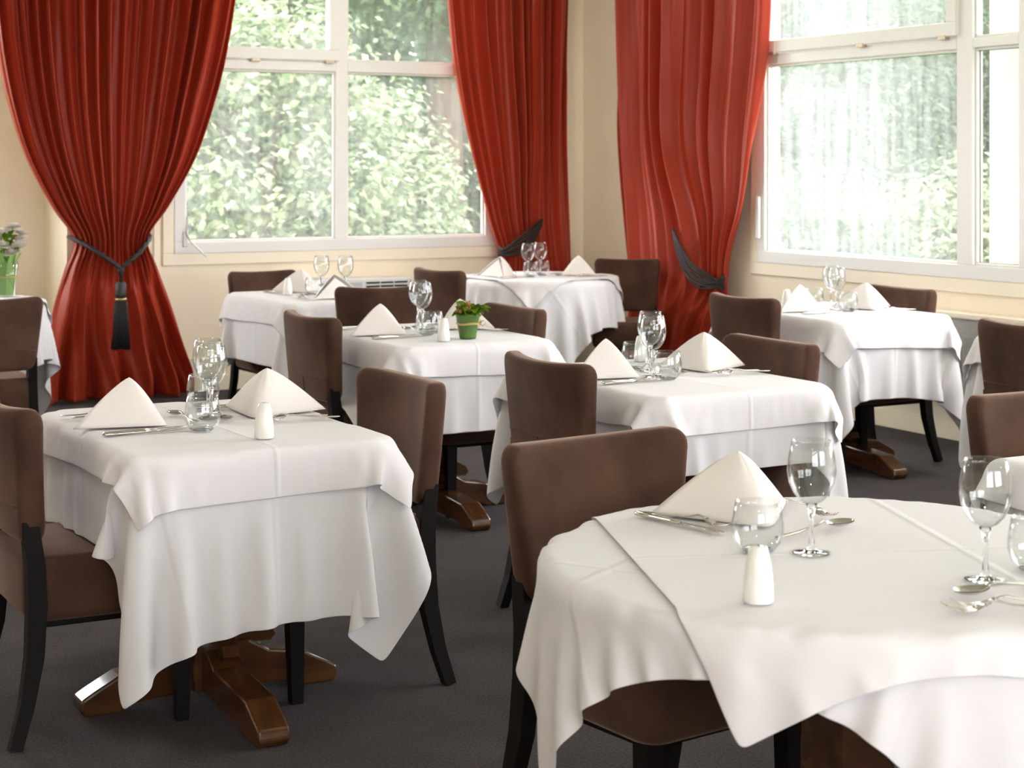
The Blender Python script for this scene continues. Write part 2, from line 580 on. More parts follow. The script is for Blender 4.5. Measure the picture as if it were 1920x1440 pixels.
def window(n, axis, c, rect, mull, transom, sash, label, pane, outward=1, posts=(), flip=False):
    """outward: sign of the outside direction along axis; sash: (a0,a1) span of the tilting top sash"""
    root = bpy.data.objects.new('window_%d' % n, None)
    COL.objects.link(root)
    struct(root, label)
    s = outward
    T = lambda a, b: (min(s * a, s * b), max(s * a, s * b))
    a0, a1, z0, z1 = rect
    t0, t1 = T(-0.02, 0.06)
    mk('window_frame', frame_boxes(axis, c, rect, 0.075, t0, t1), 'frame', root)
    cells = sorted([a0 + .075] + [x for m in mull for x in m] + [a1 - .075])
    for m0, m1 in mull:
        mk('mullion', bar(axis, c, m0, m1, z0 + .075, z1 - .075, *T(-0.018, 0.058)), 'frame', root)
    bays = list(zip(cells[::2], cells[1::2]))
    for b0, b1 in bays:
        has = sash is not None and abs((b0 + b1) / 2 - (sash[0] + sash[1]) / 2) < 0.3
        zt0, zt1 = transom
        if has:
            zt1 = zt0 + 0.065
        mk('transom', bar(axis, c, b0, b1, zt0, zt1, *T(-0.016, 0.056)), 'frame', root)
        # beads round the lower glass
        bd = mk('glazing_bead', frame_boxes(axis, c, (b0, b1, z0 + .075, zt0), 0.014, *T(0.0, 0.03)), 'frame', root)
        mk('pane', bar(axis, c, b0 + .008, b1 - .008, z0 + .083, zt0 - .006, *T(0.012, 0.020), 0), pane, root)
        mk('gasket', frame_boxes(axis, c, (b0 + .012, b1 - .012, z0 + .087, zt0 - .012), 0.005, *T(0.021, 0.024)), 'dark', root)
        if has:
            sr = (b0 - .02, b1 + .02, zt1 + .004, z1 - .05)
            sh = mk('tilt_sash', frame_boxes(axis, c, sr, 0.075, *T(-0.045, 0.03)), 'frame', root)
            mk('pane', bar(axis, c, sr[0] + .07, sr[1] - .07, sr[2] + .07, sr[3] - .07, *T(-0.01, -0.003), 0), pane, sh)
            for k in (0.06, 0.45, 0.93):
                h = sr[0] + k * (sr[1] - sr[0])
                mk('hinge', bar(axis, c, h - .03, h + .03, zt1 - .012, zt1 + .010, *T(-0.05, -0.016), 0.002), 'brass', sh)
        else:
            mk('pane', bar(axis, c, b0 + .008, b1 - .008, zt1 + .006, z1 - .083, *T(0.012, 0.020), 0), pane, root)
            mk('glazing_bead', frame_boxes(axis, c, (b0, b1, zt1, z1 - .075), 0.014, *T(0.0, 0.03)), 'frame', root)
    return root


win1 = window(1, 'y', YB, W1, [(4.572, 4.657)], (2.075, 2.147), (3.535, 4.572), 'wide window looking onto a leafy bush', 'pane', 1)
win2 = window(2, 'x', XR, W2, [(6.913, 7.032), (6.45, 6.585)], (2.062, 2.115), (7.03, 8.70), 'wide window in the right wall with tall dusty panes', 'pane_side', 1)
win3 = window(3, 'y', YA, W3, [(0.5, 0.6)], (2.07, 2.14), None, 'alcove window outside the view', 'pane', 1)
win4 = window(4, 'x', XR, W4, [(2.75, 2.85)], (2.07, 2.14), None, 'right wall window outside the view', 'pane_side', 1)
win6 = window(5, 'y', YF, W6, [(-0.25, -0.15)], (2.07, 2.14), None, 'rear window behind the viewpoint', 'pane', -1)
win7 = window(6, 'y', YF, W7, [(3.75, 3.85)], (2.07, 2.14), None, 'second rear window behind the viewpoint', 'pane', -1)
for (r, y, d) in ((W1, YB + .12, (0, -1, 0)), (W3, YA + .12, (0, -1, 0)), (W6, YF - .12, (0, 1, 0)), (W7, YF - .12, (0, 1, 0))):
    portal((r[0] + r[1]) / 2, y, (r[2] + r[3]) / 2, r[1] - r[0], r[3] - r[2], d)
for r in (W2, W4):
    portal(XR + .12, (r[0] + r[1]) / 2, (r[2] + r[3]) / 2, r[1] - r[0], r[3] - r[2], (-1, 0, 0))


# casing boards round the two visible windows (the stepped line below each frame)
struct(mk('trim_1', frame_boxes('y', YB, (W1[0] - .075, W1[1] + .075, W1[2] - .075, W1[3] + .075), 0.075, -0.016, 0.0), 'trim'), 'cream casing board round the back window')
struct(mk('trim_2', frame_boxes('x', XR, (W2[0] - .075, W2[1] + .075, W2[2] - .075, W2[3] + .075), 0.075, -0.016, 0.0), 'trim'), 'cream casing board round the right window')
struct(mk('trim_3', box(2.36, 2.385, YA - .012, YA, 0.2, ZC), 'trim'), 'thin upright panel strip on the alcove wall')
struct(mk('trim_4', box(3.33, 3.352, YB - .010, YB, 0.21, ZC), 'trim'), 'thin upright panel strip left of the back window')

# window furniture
arm = bmesh.new()
sweep(arm, [(3.545, YB - .025, 1.12), (3.535, YB - .035, 1.02), (3.56, YB - .05, 0.96), (3.60, YB - .10, 0.91), (3.635, YB - .13, 0.87)], 0.009, 0.006, 6)
mk('window_crank', arm, 'white_plastic', win1, True)
mk('latch_plate', box(3.515, 3.545, YB - .032, YB - .02, 0.93, 1.03, 0.004), 'white_plastic', win1)
mk('hinge_cover', box(XR - .045, XR - .02, 8.735, 8.77, 1.00, 1.26, 0.006), 'white_plastic', win2)
mk('spacer_clip', box(XR + .03, XR + .045, 8.63, 8.66, 1.47, 1.49), 'white_plastic', win2)

# outer pier seen through the right window, and outer reveals
struct(mk('wall_outer_pier', box(XR + .30, XR + .66, 6.2, 7.12, -0.3, 3.4), 'outer_wall'), 'sunlit white outer pier seen through the right window')

# ------------------------------------------------------------------ ceiling downlights (above the frame)
dl = 0
for ix, x in enumerate((0.6, 4.6)):
    for iy, y in enumerate((0.4, 5.0, 9.2)):
        t = thing('ceiling_downlight', 'round recessed ceiling downlight above the tables, outside the view', 'light', (x, y, ZC), 0, 'ceiling downlights')
        mk('trim_ring', lathe([(0.075, -0.004), (0.10, -0.004), (0.10, 0.0), (0.075, 0.0)], 24, True), 'lamp', t, True)
        ld = bpy.data.lights.new('downlight_bulb', 'SPOT')
        ld.energy = 52
        ld.spot_size = math.radians(176)
        ld.spot_blend = 0.15
        ld.shadow_soft_size = 0.2
        ld.color = (1.0, 0.91, 0.89)
        lo = bpy.data.objects.new('downlight_bulb', ld)
        COL.objects.link(lo)
        lo.parent = t
        lo.location = (0, 0, -0.03)


# ------------------------------------------------------------------ cloth drape (position based, run once per cloth)
def envelope(pts, zt):
    """outer radius of a draped cloth per (angle, height) cell"""
    NA, NZ = 240, 40
    env = np.zeros((NA, NZ))
    a = (np.arctan2(pts[:, 1], pts[:, 0]) + PI) / (2 * PI) * NA
    z = np.clip(pts[:, 2] / zt * NZ, 0, NZ - 1)
    r = np.hypot(pts[:, 0], pts[:, 1])
    ai, zi = a.astype(int) % NA, z.astype(int)
    for da in (-1, 0, 1):
        for dz in (-1, 0, 1):
            np.maximum.at(env, ((ai + da) % NA, np.clip(zi + dz, 0, NZ - 1)), r)
    return env


def drape(foot, zt, hx, hy, rot, n, seed, env=None, steps=170, iters=7, gap=0.004, sheet=0.006, off=(0, 0), seats=()):
    """foot: ('box',hx,hy) or ('disc',r). cloth half sizes hx,hy turned by rot. returns (n,n,3)"""
    rng = np.random.RandomState(seed)
    u = np.linspace(-hx, hx, n)
    v = np.linspace(-hy, hy, n)
    U, V = np.meshgrid(u, v, indexing='ij')
    c, s = math.cos(rot), math.sin(rot)
    P = np.stack([U * c - V * s + off[0], U * s + V * c + off[1], np.full_like(U, zt)], -1)

    def sd(p):
        if foot[0] == 'box':
            qx = np.abs(p[..., 0]) - foot[1]
            qy = np.abs(p[..., 1]) - foot[2]
            return np.maximum(qx, qy)
        return np.hypot(p[..., 0], p[..., 1]) - foot[1]
    W = (sd(P) > -0.012).astype(float)
    P[..., 2] += W * rng.uniform(0, 0.02, W.shape)
    # low-frequency disturbance so that folds are not symmetric
    for k in range(5):
        fx, fy, ph = rng.uniform(2, 7), rng.uniform(2, 7), rng.uniform(0, 6)
        P[..., 2] += W * 0.018 * np.sin(fx * P[..., 0] + fy * P[..., 1] + ph)
    Q = P.copy()
    lu, lv = u[1] - u[0], v[1] - v[0]
    ld = math.hypot(lu, lv)
    W3 = W[..., None]

    def con(sa, sb, L, k):
        a, b = P[sa], P[sb]
        wa, wb = W3[sa], W3[sb]
        d = b - a
        ln = np.sqrt((d * d).sum(-1, keepdims=True)) + 1e-9
        w = wa + wb
        f = d * (k * (ln - L) / ln / np.where(w > 0, w, 1))
        P[sa] += f * wa
        P[sb] -= f * wb
    S = slice
    cons = []
    for p in (0, 1):
        e = p
        cons.append(((S(e, n - 1, 2), S(None)), (S(e + 1, n, 2), S(None)), lu, 1.0))
        cons.append(((S(None), S(e, n - 1, 2)), (S(None), S(e + 1, n, 2)), lv, 1.0))
    for p in (0, 1):
        cons.append(((S(p, n - 1, 2), S(0, n - 1)), (S(p + 1, n, 2), S(1, n)), ld, 0.5))
        cons.append(((S(p, n - 1, 2), S(1, n)), (S(p + 1, n, 2), S(0, n - 1)), ld, 0.5))
    bend = []
    for p in (0, 1):
        i0 = np.array([i for i in range(n - 2) if (i // 2) % 2 == p])
        bend.append(((i0, S(None)), (i0 + 2, S(None)), 2 * lu, 0.05))
        bend.append(((S(None), i0), (S(None), i0 + 2), 2 * lv, 0.05))
    fixed = ([], [])
    # make slice tails equal in length
    def fit(sa, sb):
        out = []
        for a, b in zip(sa, sb):
            if isinstance(a, slice) and isinstance(b, slice):
                ra, rb = range(*a.indices(n)), range(*b.indices(n))
                m = min(len(ra), len(rb))
                if m < max(len(ra), len(rb)) or True:
                    out.append((S(ra.start, ra.start + (m - 1) * ra.step + 1, ra.step), S(rb.start, rb.start + (m - 1) * rb.step + 1, rb.step)))
            else:
                out.append((a, b))
        return tuple(o[0] for o in out), tuple(o[1] for o in out)
    cons = [(*fit(a, b), L, k) for a, b, L, k in cons]
    dt2g = 9.8 * (1 / 60.0) ** 2
    for it in range(steps):
        damp = 0.965 if it < steps * 0.7 else 0.90
        vel = (P - Q) * damp
        Q[...] = P
        P += vel * W3
        P[..., 2] -= dt2g * W
        for k in range(iters):
            for cc in cons:
                con(*cc)
            if k % 2 == 0:
                for cc in bend:
                    con(*cc)
        # collide with the table
        q = sd(P)
        ins = (W > 0) & (q < sheet) & (P[..., 2] < zt - 0.002)
        if foot[0] == 'box':
            qx = np.abs(P[..., 0]) - foot[1]
            qy = np.abs(P[..., 1]) - foot[2]
            mx = ins & (qx >= qy)
            my = ins & (qx < qy)
            P[..., 0] = np.where(mx, np.sign(P[..., 0]) * (foot[1] + sheet), P[..., 0])
            P[..., 1] = np.where(my, np.sign(P[..., 1]) * (foot[2] + sheet), P[..., 1])
        else:
            r = np.hypot(P[..., 0], P[..., 1]) + 1e-9
            k = np.where(ins, (foot[1] + sheet) / r, 1.0)
            P[..., 0] *= k
            P[..., 1] *= k
        over = (W > 0) & (q < 0.0) & (P[..., 2] < zt)
        P[..., 2] = np.where(over & (P[..., 2] > zt - 0.02), zt, P[..., 2])
        P[..., 2] = np.maximum(P[..., 2], 0.012)
        for sx0, sx1, sy0, sy1 in seats:        # cloth rests on a chair seat pushed under the table
            on = (W > 0) & (P[..., 0] > sx0) & (P[..., 0] < sx1) & (P[..., 1] > sy0) & (P[..., 1] < sy1) & (P[..., 2] < 0.487) & (P[..., 2] > 0.40)
            P[..., 2] = np.where(on, 0.487, P[..., 2])
            Q[..., :2] = np.where(on[..., None], Q[..., :2] * .4 + P[..., :2] * .6, Q[..., :2])
        if env is not None:
            NA, NZ = env.shape
            ai = ((np.arctan2(P[..., 1], P[..., 0]) + PI) / (2 * PI) * NA).astype(int) % NA
            zi = np.clip((P[..., 2] / zt * NZ).astype(int), 0, NZ - 1)
            need = env[ai, zi] + gap
            r = np.hypot(P[..., 0], P[..., 1]) + 1e-9
            hit = (W > 0) & (P[..., 2] < zt - 0.012) & (r < need)
            k = np.where(hit, 1 + (need - r) / r * 0.7, 1.0)
            P[..., 0] *= k
            P[..., 1] *= k
            Q[..., :2] = np.where(hit[..., None], P[..., :2] * 0.6 + Q[..., :2] * 0.4, Q[..., :2])
    return P


def dense(P):
    """midpoint-refined point set, for the envelope"""
    a = P
    for _ in range(2):
        a = np.concatenate([a, (np.roll(a, -1, 0) + a)[:-1] / 2], 0) if False else a
        n, m = a.shape[:2]
        b = np.empty((2 * n - 1, m, 3)); b[::2] = a; b[1::2] = (a[1:] + a[:-1]) / 2
        c = np.empty((2 * n - 1, 2 * m - 1, 3)); c[:, ::2] = b; c[:, 1::2] = (b[:, 1:] + b[:, :-1]) / 2
        a = c
    return a.reshape(-1, 3)


TOPZ = 0.735
ZU, ZO, ZI = TOPZ + 0.004, TOPZ + 0.009, TOPZ + 0.0125     # under cloth, top cloth, things on the table
TBX, TBY = 0.345, 0.475                                    # rectangular table half sizes


def cloth_obj(name, P, mat, loc, rz, label, level, group, mirror=False):
    me = grid_mesh(name, P)
    o = mk(name, me, mat, None, True, loc, rz)
    so = o.modifiers.new('thickness', 'SOLIDIFY')
    so.thickness = 0.0016
    so.offset = 0
    ss = o.modifiers.new('smooth', 'SUBSURF')
    ss.levels = ss.render_levels = level
    tag(o, label, 'tablecloth', group)
    return o


def rect_pair(seed, ux, uy, ox=0.085, oy=0.115, turn=1.5, seats=()):
    Pu = drape(('box', TBX, TBY), ZU, TBX + ux, TBY + uy, math.radians(turn * .5), 47, seed, seats=seats)
    en = envelope(dense(Pu), ZU)
    Po = drape(('box', TBX, TBY), ZO, TBX + ox, TBY + oy, math.radians(turn), 43, seed + 50, en, 110)
    return Pu, Po


def round_pair(seed, r, half_u, rot_u, half_o, rot_o, off_o=(0, 0)):
    Pu = drape(('disc', r), ZU, half_u, half_u, math.radians(rot_u), 53, seed)
    en = envelope(dense(Pu), ZU)
    Po = drape(('disc', r), ZO, half_o, half_o, math.radians(rot_o), 49, seed + 50, en, 130, off=off_o)
    return Pu, Po


RECT = [rect_pair(1, 0.24, 0.41), rect_pair(2, 0.33, 0.31, 0.10, 0.12, -1, [(-.52, -.03, -.20, .32), (-.05, .44, -.25, .27)]), rect_pair(6, 0.34, 0.21, 0.10, 0.11, 1, [(-.52, -.04, -.37, .15), (0.0, .49, -.23, .29)]), rect_pair(9, 0.30, 0.34, 0.12, 0.13, -2, [(-.58, -.09, -.31, .21), (-.01, .48, -.22, .30)]), rect_pair(4, 0.30, 0.32, 0.12, 0.11, 1, [(-.2, .3, -.82, -.36), (-.25, .22, .27, .75)])]
R2 = 0.56
ROUND_A = round_pair(11, R2, 0.64, 31, 0.615, -21, (0.20, -0.077))
ROUND_B = round_pair(14, 0.50, 0.76, 25, 0.47, 10)

# ------------------------------------------------------------------ tables
def arm_bm(length):
    """one carved foot of the pedestal cross, along +x, with rounded toe and raised shoulder"""
    prof = [(0.0, 0.03), (0.0, 0.15), (0.10, 0.15), (0.16, 0.115), (length * .62, 0.105), (length - .10, 0.098), (length - .03, 0.062), (length, 0.045), (length + .005, 0.02), (length - .01, 0.0), (length - .10, 0.0), (length - .14, 0.018), (0.08, 0.03)]
    bm = bmesh.new()
    w = 0.042
    a = [bm.verts.new((x, -w, z)) for x, z in prof]
    b = [bm.verts.new((x, w, z)) for x, z in prof]
    bm.faces.new(a)
    bm.faces.new(list(reversed(b)))
    for i in range(len(prof)):
        j = (i + 1) % len(prof)
        bm.faces.new((a[j], a[i], b[i], b[j]))
    bmesh.ops.recalc_face_normals(bm, faces=bm.faces)
    bmesh.ops.bevel(bm, geom=[e for e in bm.edges if e.calc_face_angle(0) > 0.6], offset=0.007, segments=2, affect='EDGES', profile=0.5)
    me = bpy.data.meshes.new('foot')
    bm.to_mesh(me); bm.free()
    return me


ARM_X, ARM_Y, ARM_R = arm_bm(0.36), arm_bm(0.50), arm_bm(0.42)


def bracket_bm():
    prof = [(0.05, 0.14), (0.05, 0.30), (0.075, 0.30), (0.085, 0.25), (0.12, 0.20), (0.17, 0.175), (0.185, 0.15), (0.17, 0.135)]
    bm = bmesh.new()
    w = 0.022
    a = [bm.verts.new((x, -w, z)) for x, z in prof]
    b = [bm.verts.new((x, w, z)) for x, z in prof]
    bm.faces.new(a); bm.faces.new(list(reversed(b)))
    for i in range(len(prof)):
        j = (i + 1) % len(prof)
        bm.faces.new((a[j], a[i], b[i], b[j]))
    bmesh.ops.recalc_face_normals(bm, faces=bm.faces)
    me = bpy.data.meshes.new('bracket')
    bm.to_mesh(me); bm.free()
    return me


BRACKET = bracket_bm()


def pedestal(t, lens, half=None):
    col = bmesh.new()
    bx(col, -0.062, 0.062, -0.062, 0.062, 0.03, TOPZ - .06, 0.008)
    mk('column', col, 'wood', t)
    for k in range(4):
        f = mk('foot', lens[k % 2], 'wood', t, rz=k * PI / 2)
        mk('bracket', BRACKET, 'wood', t, rz=k * PI / 2)
    sub = bmesh.new()
    bx(sub, -0.26, 0.26, -0.03, 0.03, TOPZ - .06, TOPZ - .03, 0.004)
    bx(sub, -0.03, 0.03, -0.26, 0.26, TOPZ - .06, TOPZ - .03, 0.004)
    mk('support_cross', sub, 'wood', t)


def rect_table(x, y, rz, var, label, cl_label, top_label, level=1, turn=False):
    t = thing('dining_table', label, 'table', (x, y, 0), rz, 'pedestal dining tables')
    mk('tabletop', box(-TBX + .022, TBX - .022, -TBY + .022, TBY - .022, TOPZ - .03, TOPZ, 0.008), 'top_wood', t)
    pedestal(t, (ARM_X, ARM_Y))
    Pu, Po = RECT[var]
    r2 = rz + (PI if turn else 0)
    cloth_obj('under_tablecloth', Pu, 'linen', (x, y, 0), r2, cl_label, level, 'long white under cloths')
    cloth_obj('top_tablecloth', Po, 'linen_top', (x, y, 0), r2, top_label, level, 'short white top cloths')


def round_table(x, y, rz, pair, r, label, cl_label, top_label, level=1):
    t = thing('round_table', label, 'table', (x, y, 0), rz, 'round dining tables')
    mk('tabletop', lathe([(0, TOPZ - .03), (r - .028, TOPZ - .03), (r - .022, TOPZ - .024), (r - .022, TOPZ - .006), (r - .028, TOPZ), (0, TOPZ)], 64), 'top_wood', t)
    pedestal(t, (ARM_R, ARM_R))
    cloth_obj('under_tablecloth', pair[0], 'linen', (x, y, 0), rz, cl_label, level, 'long white under cloths')
    cloth_obj('top_tablecloth', pair[1], 'linen_top', (x, y, 0), rz, top_label, level, 'short white top cloths')


T = {  # table centres
    1: (1.57, 4.63), 2: (2.07, 2.53), 3: (3.22, 6.68), 4: (3.62, 8.90), 5: (5.52, 9.80),
    6: (3.27, 4.96), 7: (5.45, 6.78), 8: (5.53, 5.06), 9: (3.38, 2.72), 0: (1.78, 9.45)}
D = {  # how each table is spoken of
    1: 'the near left table', 2: 'the near right round table', 3: 'the green flowerpot table', 4: 'the table by the wall convector',
    5: 'the far corner round table', 6: 'the middle right table', 7: 'the table below the right window',
    8: 'the cropped table at the right edge', 9: 'the table cropped behind the near wine glass', 0: 'the flower vase table'}
for k, var, lv, turn in ((1, 0, 2, False), (3, 1, 1, False), (4, 4, 1, False), (6, 2, 2, False), (7, 3, 1, False), (8, 3, 1, True), (9, 1, 1, False)):
    rect_table(*T[k], 0, var, 'dark wooden pedestal table under the cloths of ' + D[k], 'long white linen under cloth hanging from ' + D[k],
               'short white linen top cloth laid over ' + D[k], lv, turn)
round_table(*T[2], 0, ROUND_A, R2, 'wooden pedestal table under the cloths of ' + D[2], 'long white under cloth hanging in folds from ' + D[2],
            'square white top cloth turned diagonally on ' + D[2], 2)
round_table(*T[5], 0, ROUND_B, 0.50, 'wooden pedestal table under the cloths of ' + D[5], 'long white under cloth hanging in folds from ' + D[5],
            'square white top cloth pointing down over ' + D[5], 1)
round_table(*T[0], 0.6, ROUND_B, 0.50, 'wooden pedestal table under the cloths of ' + D[0], 'long white under cloth hanging from ' + D[0],
            'white top cloth under the vase on ' + D[0], 1)


# ------------------------------------------------------------------ chairs (front is +x, origin on the floor under the seat)
def back_bm():
    bm = bmesh.new()
    zb, zt = 0.50, 0.835
    bx(bm, -0.032, 0.032, -0.26, 0.26, zb, zt)
    # round the outline corners, then soften all edges
    es = [e for e in bm.edges if abs(e.verts[0].co.x - e.verts[1].co.x) > 0.01]
    bmesh.ops.bevel(bm, geom=es, offset=0.045, segments=5, affect='EDGES', profile=0.5)
    es = [e for e in bm.edges if e.calc_face_angle(0) > 0.8]
    bmesh.ops.bevel(bm, geom=es, offset=0.02, segments=3, affect='EDGES', profile=0.5)
    for k in range(1, 14):
        y = -0.26 + 0.52 * k / 14
        bmesh.ops.bisect_plane(bm, geom=bm.verts[:] + bm.edges[:] + bm.faces[:], plane_co=(0, y, 0), plane_no=(0, 1, 0))
    for k in range(1, 7):
        z = zb + (zt - zb) * k / 7
        bmesh.ops.bisect_plane(bm, geom=bm.verts[:] + bm.edges[:] + bm.faces[:], plane_co=(0, 0, z), plane_no=(0, 0, 1))
    for v in bm.verts:
        h = (v.co.z - zb) / (zt - zb)
        v.co.y *= 0.85 + 0.15 * h
        q = v.co.y / 0.27
        v.co.x += -0.215 - 0.05 * h + 0.055 * q * q * (0.35 + 0.65 * h)
        v.co.z += 0.012 * q * q * h
    return bm


def seat_bm():
    bm = bmesh.new()
    bx(bm, -0.225, 0.245, -0.245, 0.245, 0.30, 0.465)
    es = [e for e in bm.edges if abs(e.verts[0].co.z - e.verts[1].co.z) > 0.1]
    bmesh.ops.bevel(bm, geom=es, offset=0.06, segments=4, affect='EDGES', profile=0.5)
    es = [e for e in bm.edges if e.calc_face_angle(0) > 0.8]
    bmesh.ops.bevel(bm, geom=es, offset=0.03, segments=3, affect='EDGES', profile=0.5)
    for v in bm.verts:
        if v.co.z > 0.43:
            rr = (v.co.x / 0.24) ** 2 + (v.co.y / 0.24) ** 2
            v.co.z += 0.012 * max(0, 1 - rr)
        q = (v.co.x + 0.225) / 0.47
        v.co.y *= 0.92 + 0.08 * q
    return bm


def make_chair():
    t = thing('dining_chair', 'x', 'chair')
    mk('seat', seat_bm(), 'velvet', t, True)
    mk('backrest', back_bm(), 'velvet', t, True)
    for s in (-1, 1):
        bm = bmesh.new()
        sweep(bm, [(-0.215, 0.205 * s, 0.56), (-0.200, 0.208 * s, 0.44), (-0.198, 0.212 * s, 0.34), (-0.205, 0.22 * s, 0.22), (-0.228, 0.232 * s, 0.10), (-0.258, 0.243 * s, 0.0)],
              [0.021, 0.021, 0.021, 0.020, 0.018, 0.016], [0.020, 0.023, 0.024, 0.022, 0.018, 0.016], 4, up=Vector((1, 0, 0)))
        mk('leg', bm, 'black_wood', t)
    for s in (-1, 1):
        bm = bmesh.new()
        sweep(bm, [(0.185, 0.195 * s, 0.33), (0.185, 0.197 * s, 0.2), (0.182, 0.20 * s, 0.0)], [0.023, 0.021, 0.016], None, 4, up=Vector((1, 0, 0)))
        mk('leg', bm, 'black_wood', t)
    def rear(y, z):
        h = (z - 0.50) / 0.335
        q = y / 0.27
        return -0.032 - 0.215 - 0.05 * h + 0.055 * q * q * (0.35 + 0.65 * h)
    bm = bmesh.new()
    sweep(bm, [(rear(y, 0.595) - .0006, y, 0.595) for y in np.linspace(-0.215, 0.215, 13)], 0.0018, None, 5)
    sweep(bm, [(rear(0, z) - .0006, 0.0, z) for z in np.linspace(0.52, 0.595, 5)], 0.0016, None, 5)
    mk('seam', bm, 'velvet', t, True)
    fr = box(-0.19, 0.20, -0.205, 0.205, 0.285, 0.305, 0.004)
    mk('seat_frame', fr, 'black_wood', t)
    return t


# x, y, direction the sitter faces (deg from +x), label
chairs = [
    (1.255, 4.66, 0, 'brown velvet chair at the left of the near left table, cut by the picture edge'),
    (1.935, 4.65, 180, 'brown velvet chair at the right side of the near left table'),
    (2.085, 3.17, -82, 'brown velvet chair behind the near right round table, its front toward the viewer'),
    (2.985, 4.85, 0, 'brown velvet chair at the left of the middle right table, back toward the viewer'),
    (3.52, 4.99, 180, 'brown velvet chair at the right of the middle right table, only its top showing'),
    (2.945, 6.74, 0, 'brown velvet chair left of the green flowerpot table, pale light down its edge'),
    (3.42, 6.69, 180, 'brown velvet chair right of the green flowerpot table, partly hidden'),
    (3.70, 8.30, 70, 'brown velvet chair on the near side of the convector table, back to the viewer'),
    (3.60, 9.42, -86, 'brown velvet chair on the far side of the convector table under the window'),
    (4.78, 9.32, 6, 'brown velvet chair left of the far corner round table, rim brightly lit'),
    (6.02, 9.56, -125, 'brown velvet chair between the far round table and the tied red curtain'),
    (5.11, 6.73, 0, 'brown velvet chair left of the table below the right window'),
    (5.69, 6.82, 180, 'brown velvet chair by the wall beyond the table below the right window'),
    (5.22, 5.03, 0, 'brown velvet chair cut by the right edge, in front of the grey heater'),
    (3.52, 3.27, -90, 'brown velvet chair cut by the right edge, behind the near wine glass'),
    (1.735, 8.46, 90, 'brown velvet chair before the flower vase table at the left edge'),
]
chair0 = make_chair()
for i, (x, y, a, lab) in enumerate(chairs):
    c = chair0 if i == 0 else copy_tree(chair0)
    c.location = (x, y, 0)
    c.rotation_euler = (0, 0, math.radians(a))
    if i in (7, 8, 10):
        c.scale = (0.92, 0.84, 1)
    tag(c, lab, 'chair', 'brown velvet dining chairs')


# ------------------------------------------------------------------ table ware (shared meshes)
def shared(bm, name, mat, smooth=True):
    me = bpy.data.meshes.new(name)
    bm.to_mesh(me); bm.free()
    me.materials.append(M[mat])
    if smooth:
        me.polygons.foreach_set('use_smooth', [True] * len(me.polygons))
    return me


def double_wall(outer, th):
    """outer profile bottom->rim; returns closed profile with an inner wall"""
    inner = [(max(r - th, 0.0), z + (th * 1.6 if i == 0 else (th * .4 if i < 3 else 0))) for i, (r, z) in enumerate(outer)]
    return outer + list(reversed(inner))


WB = [(0.0, 0.088), (0.010, 0.089), (0.022, 0.096), (0.033, 0.109), (0.041, 0.127), (0.0445, 0.147), (0.043, 0.168), (0.0395, 0.188), (0.036, 0.204)]
ME_BOWL = shared(lathe(double_wall(WB, 0.0016), 40), 'bowl', 'glass')
ME_STEM = shared(lathe([(0.0, 0.003), (0.010, 0.006), (0.0055, 0.016), (0.0042, 0.035), (0.0045, 0.06), (0.0065, 0.078), (0.011, 0.0885), (0.0, 0.0895)], 20), 'stem', 'glass_solid')
ME_FOOT = shared(lathe([(0.0, 0.0), (0.034, 0.0), (0.0352, 0.0012), (0.034, 0.0022), (0.018, 0.0045), (0.008, 0.0068), (0.0, 0.0072)], 40), 'foot', 'glass_solid')
TB = [(0.0, 0.0015), (0.024, 0.0015), (0.031, 0.004), (0.042, 0.018), (0.0475, 0.036), (0.0475, 0.052), (0.044, 0.074), (0.0405, 0.092)]
ME_TUM = shared(lathe(double_wall(TB, 0.0016), 40), 'body', 'glass')
ME_TUMB = shared(lathe([(0.0, 0.0), (0.023, 0.0), (0.029, 0.003), (0.024, 0.0085), (0.0, 0.010)], 32), 'base', 'glass_solid')
ME_SALT = shared(lathe([(0.0, 0.0), (0.0235, 0.0), (0.0255, 0.002), (0.0245, 0.03), (0.021, 0.06), (0.0165, 0.082), (0.0145, 0.088), (0.012, 0.0905), (0.0, 0.0915)], 32), 'body', 'ceramic')
ME_SALTH = shared(lathe([(0.0, 0.0), (0.0016, 0.0), (0.0016, 0.0008), (0.0, 0.0008)], 8), 'hole', 'dark')


def napkin_mesh():
    """folded napkin standing as a pyramid: two sloping faces meeting on a front ridge (+x), tucked base"""
    A = Vector((-0.005, 0, 0.128))
    F = Vector((0.118, 0, 0.004))
    L = Vector((-0.075, 0.140, 0.004))
    Rr = Vector((-0.075, -0.140, 0.004))
    n = 14
    pts = np.zeros((2 * n + 1, n + 1, 3))
    for i in range(2 * n + 1):
        t = i / (2 * n)
        # base outline L -> F -> R with a rounded ridge
        e = L.lerp(F, t * 2) if t < .5 else F.lerp(Rr, t * 2 - 1)
        d = abs(t - .5) * 2
        rnd = max(0.0, 1 - d / 0.22)
        e = e - Vector((0.016, 0, 0)) * (rnd * rnd)
        for j in range(n + 1):
            v = j / n
            p = A.lerp(e, v)
            # belly of the faces, soft apex
            b = math.sin(PI * v) * 0.008 * math.sin(PI * min(1, d * 1.1))
            p.x += b
            p.z += -0.010 * (1 - v) ** 6 + 0.004 * math.sin(PI * v) * (1 - rnd)
            pts[i, j] = p
    me = grid_mesh('napkin', pts, False)
    return me


ME_NAP = napkin_mesh()
ME_NAP.materials.append(M['napkin'])


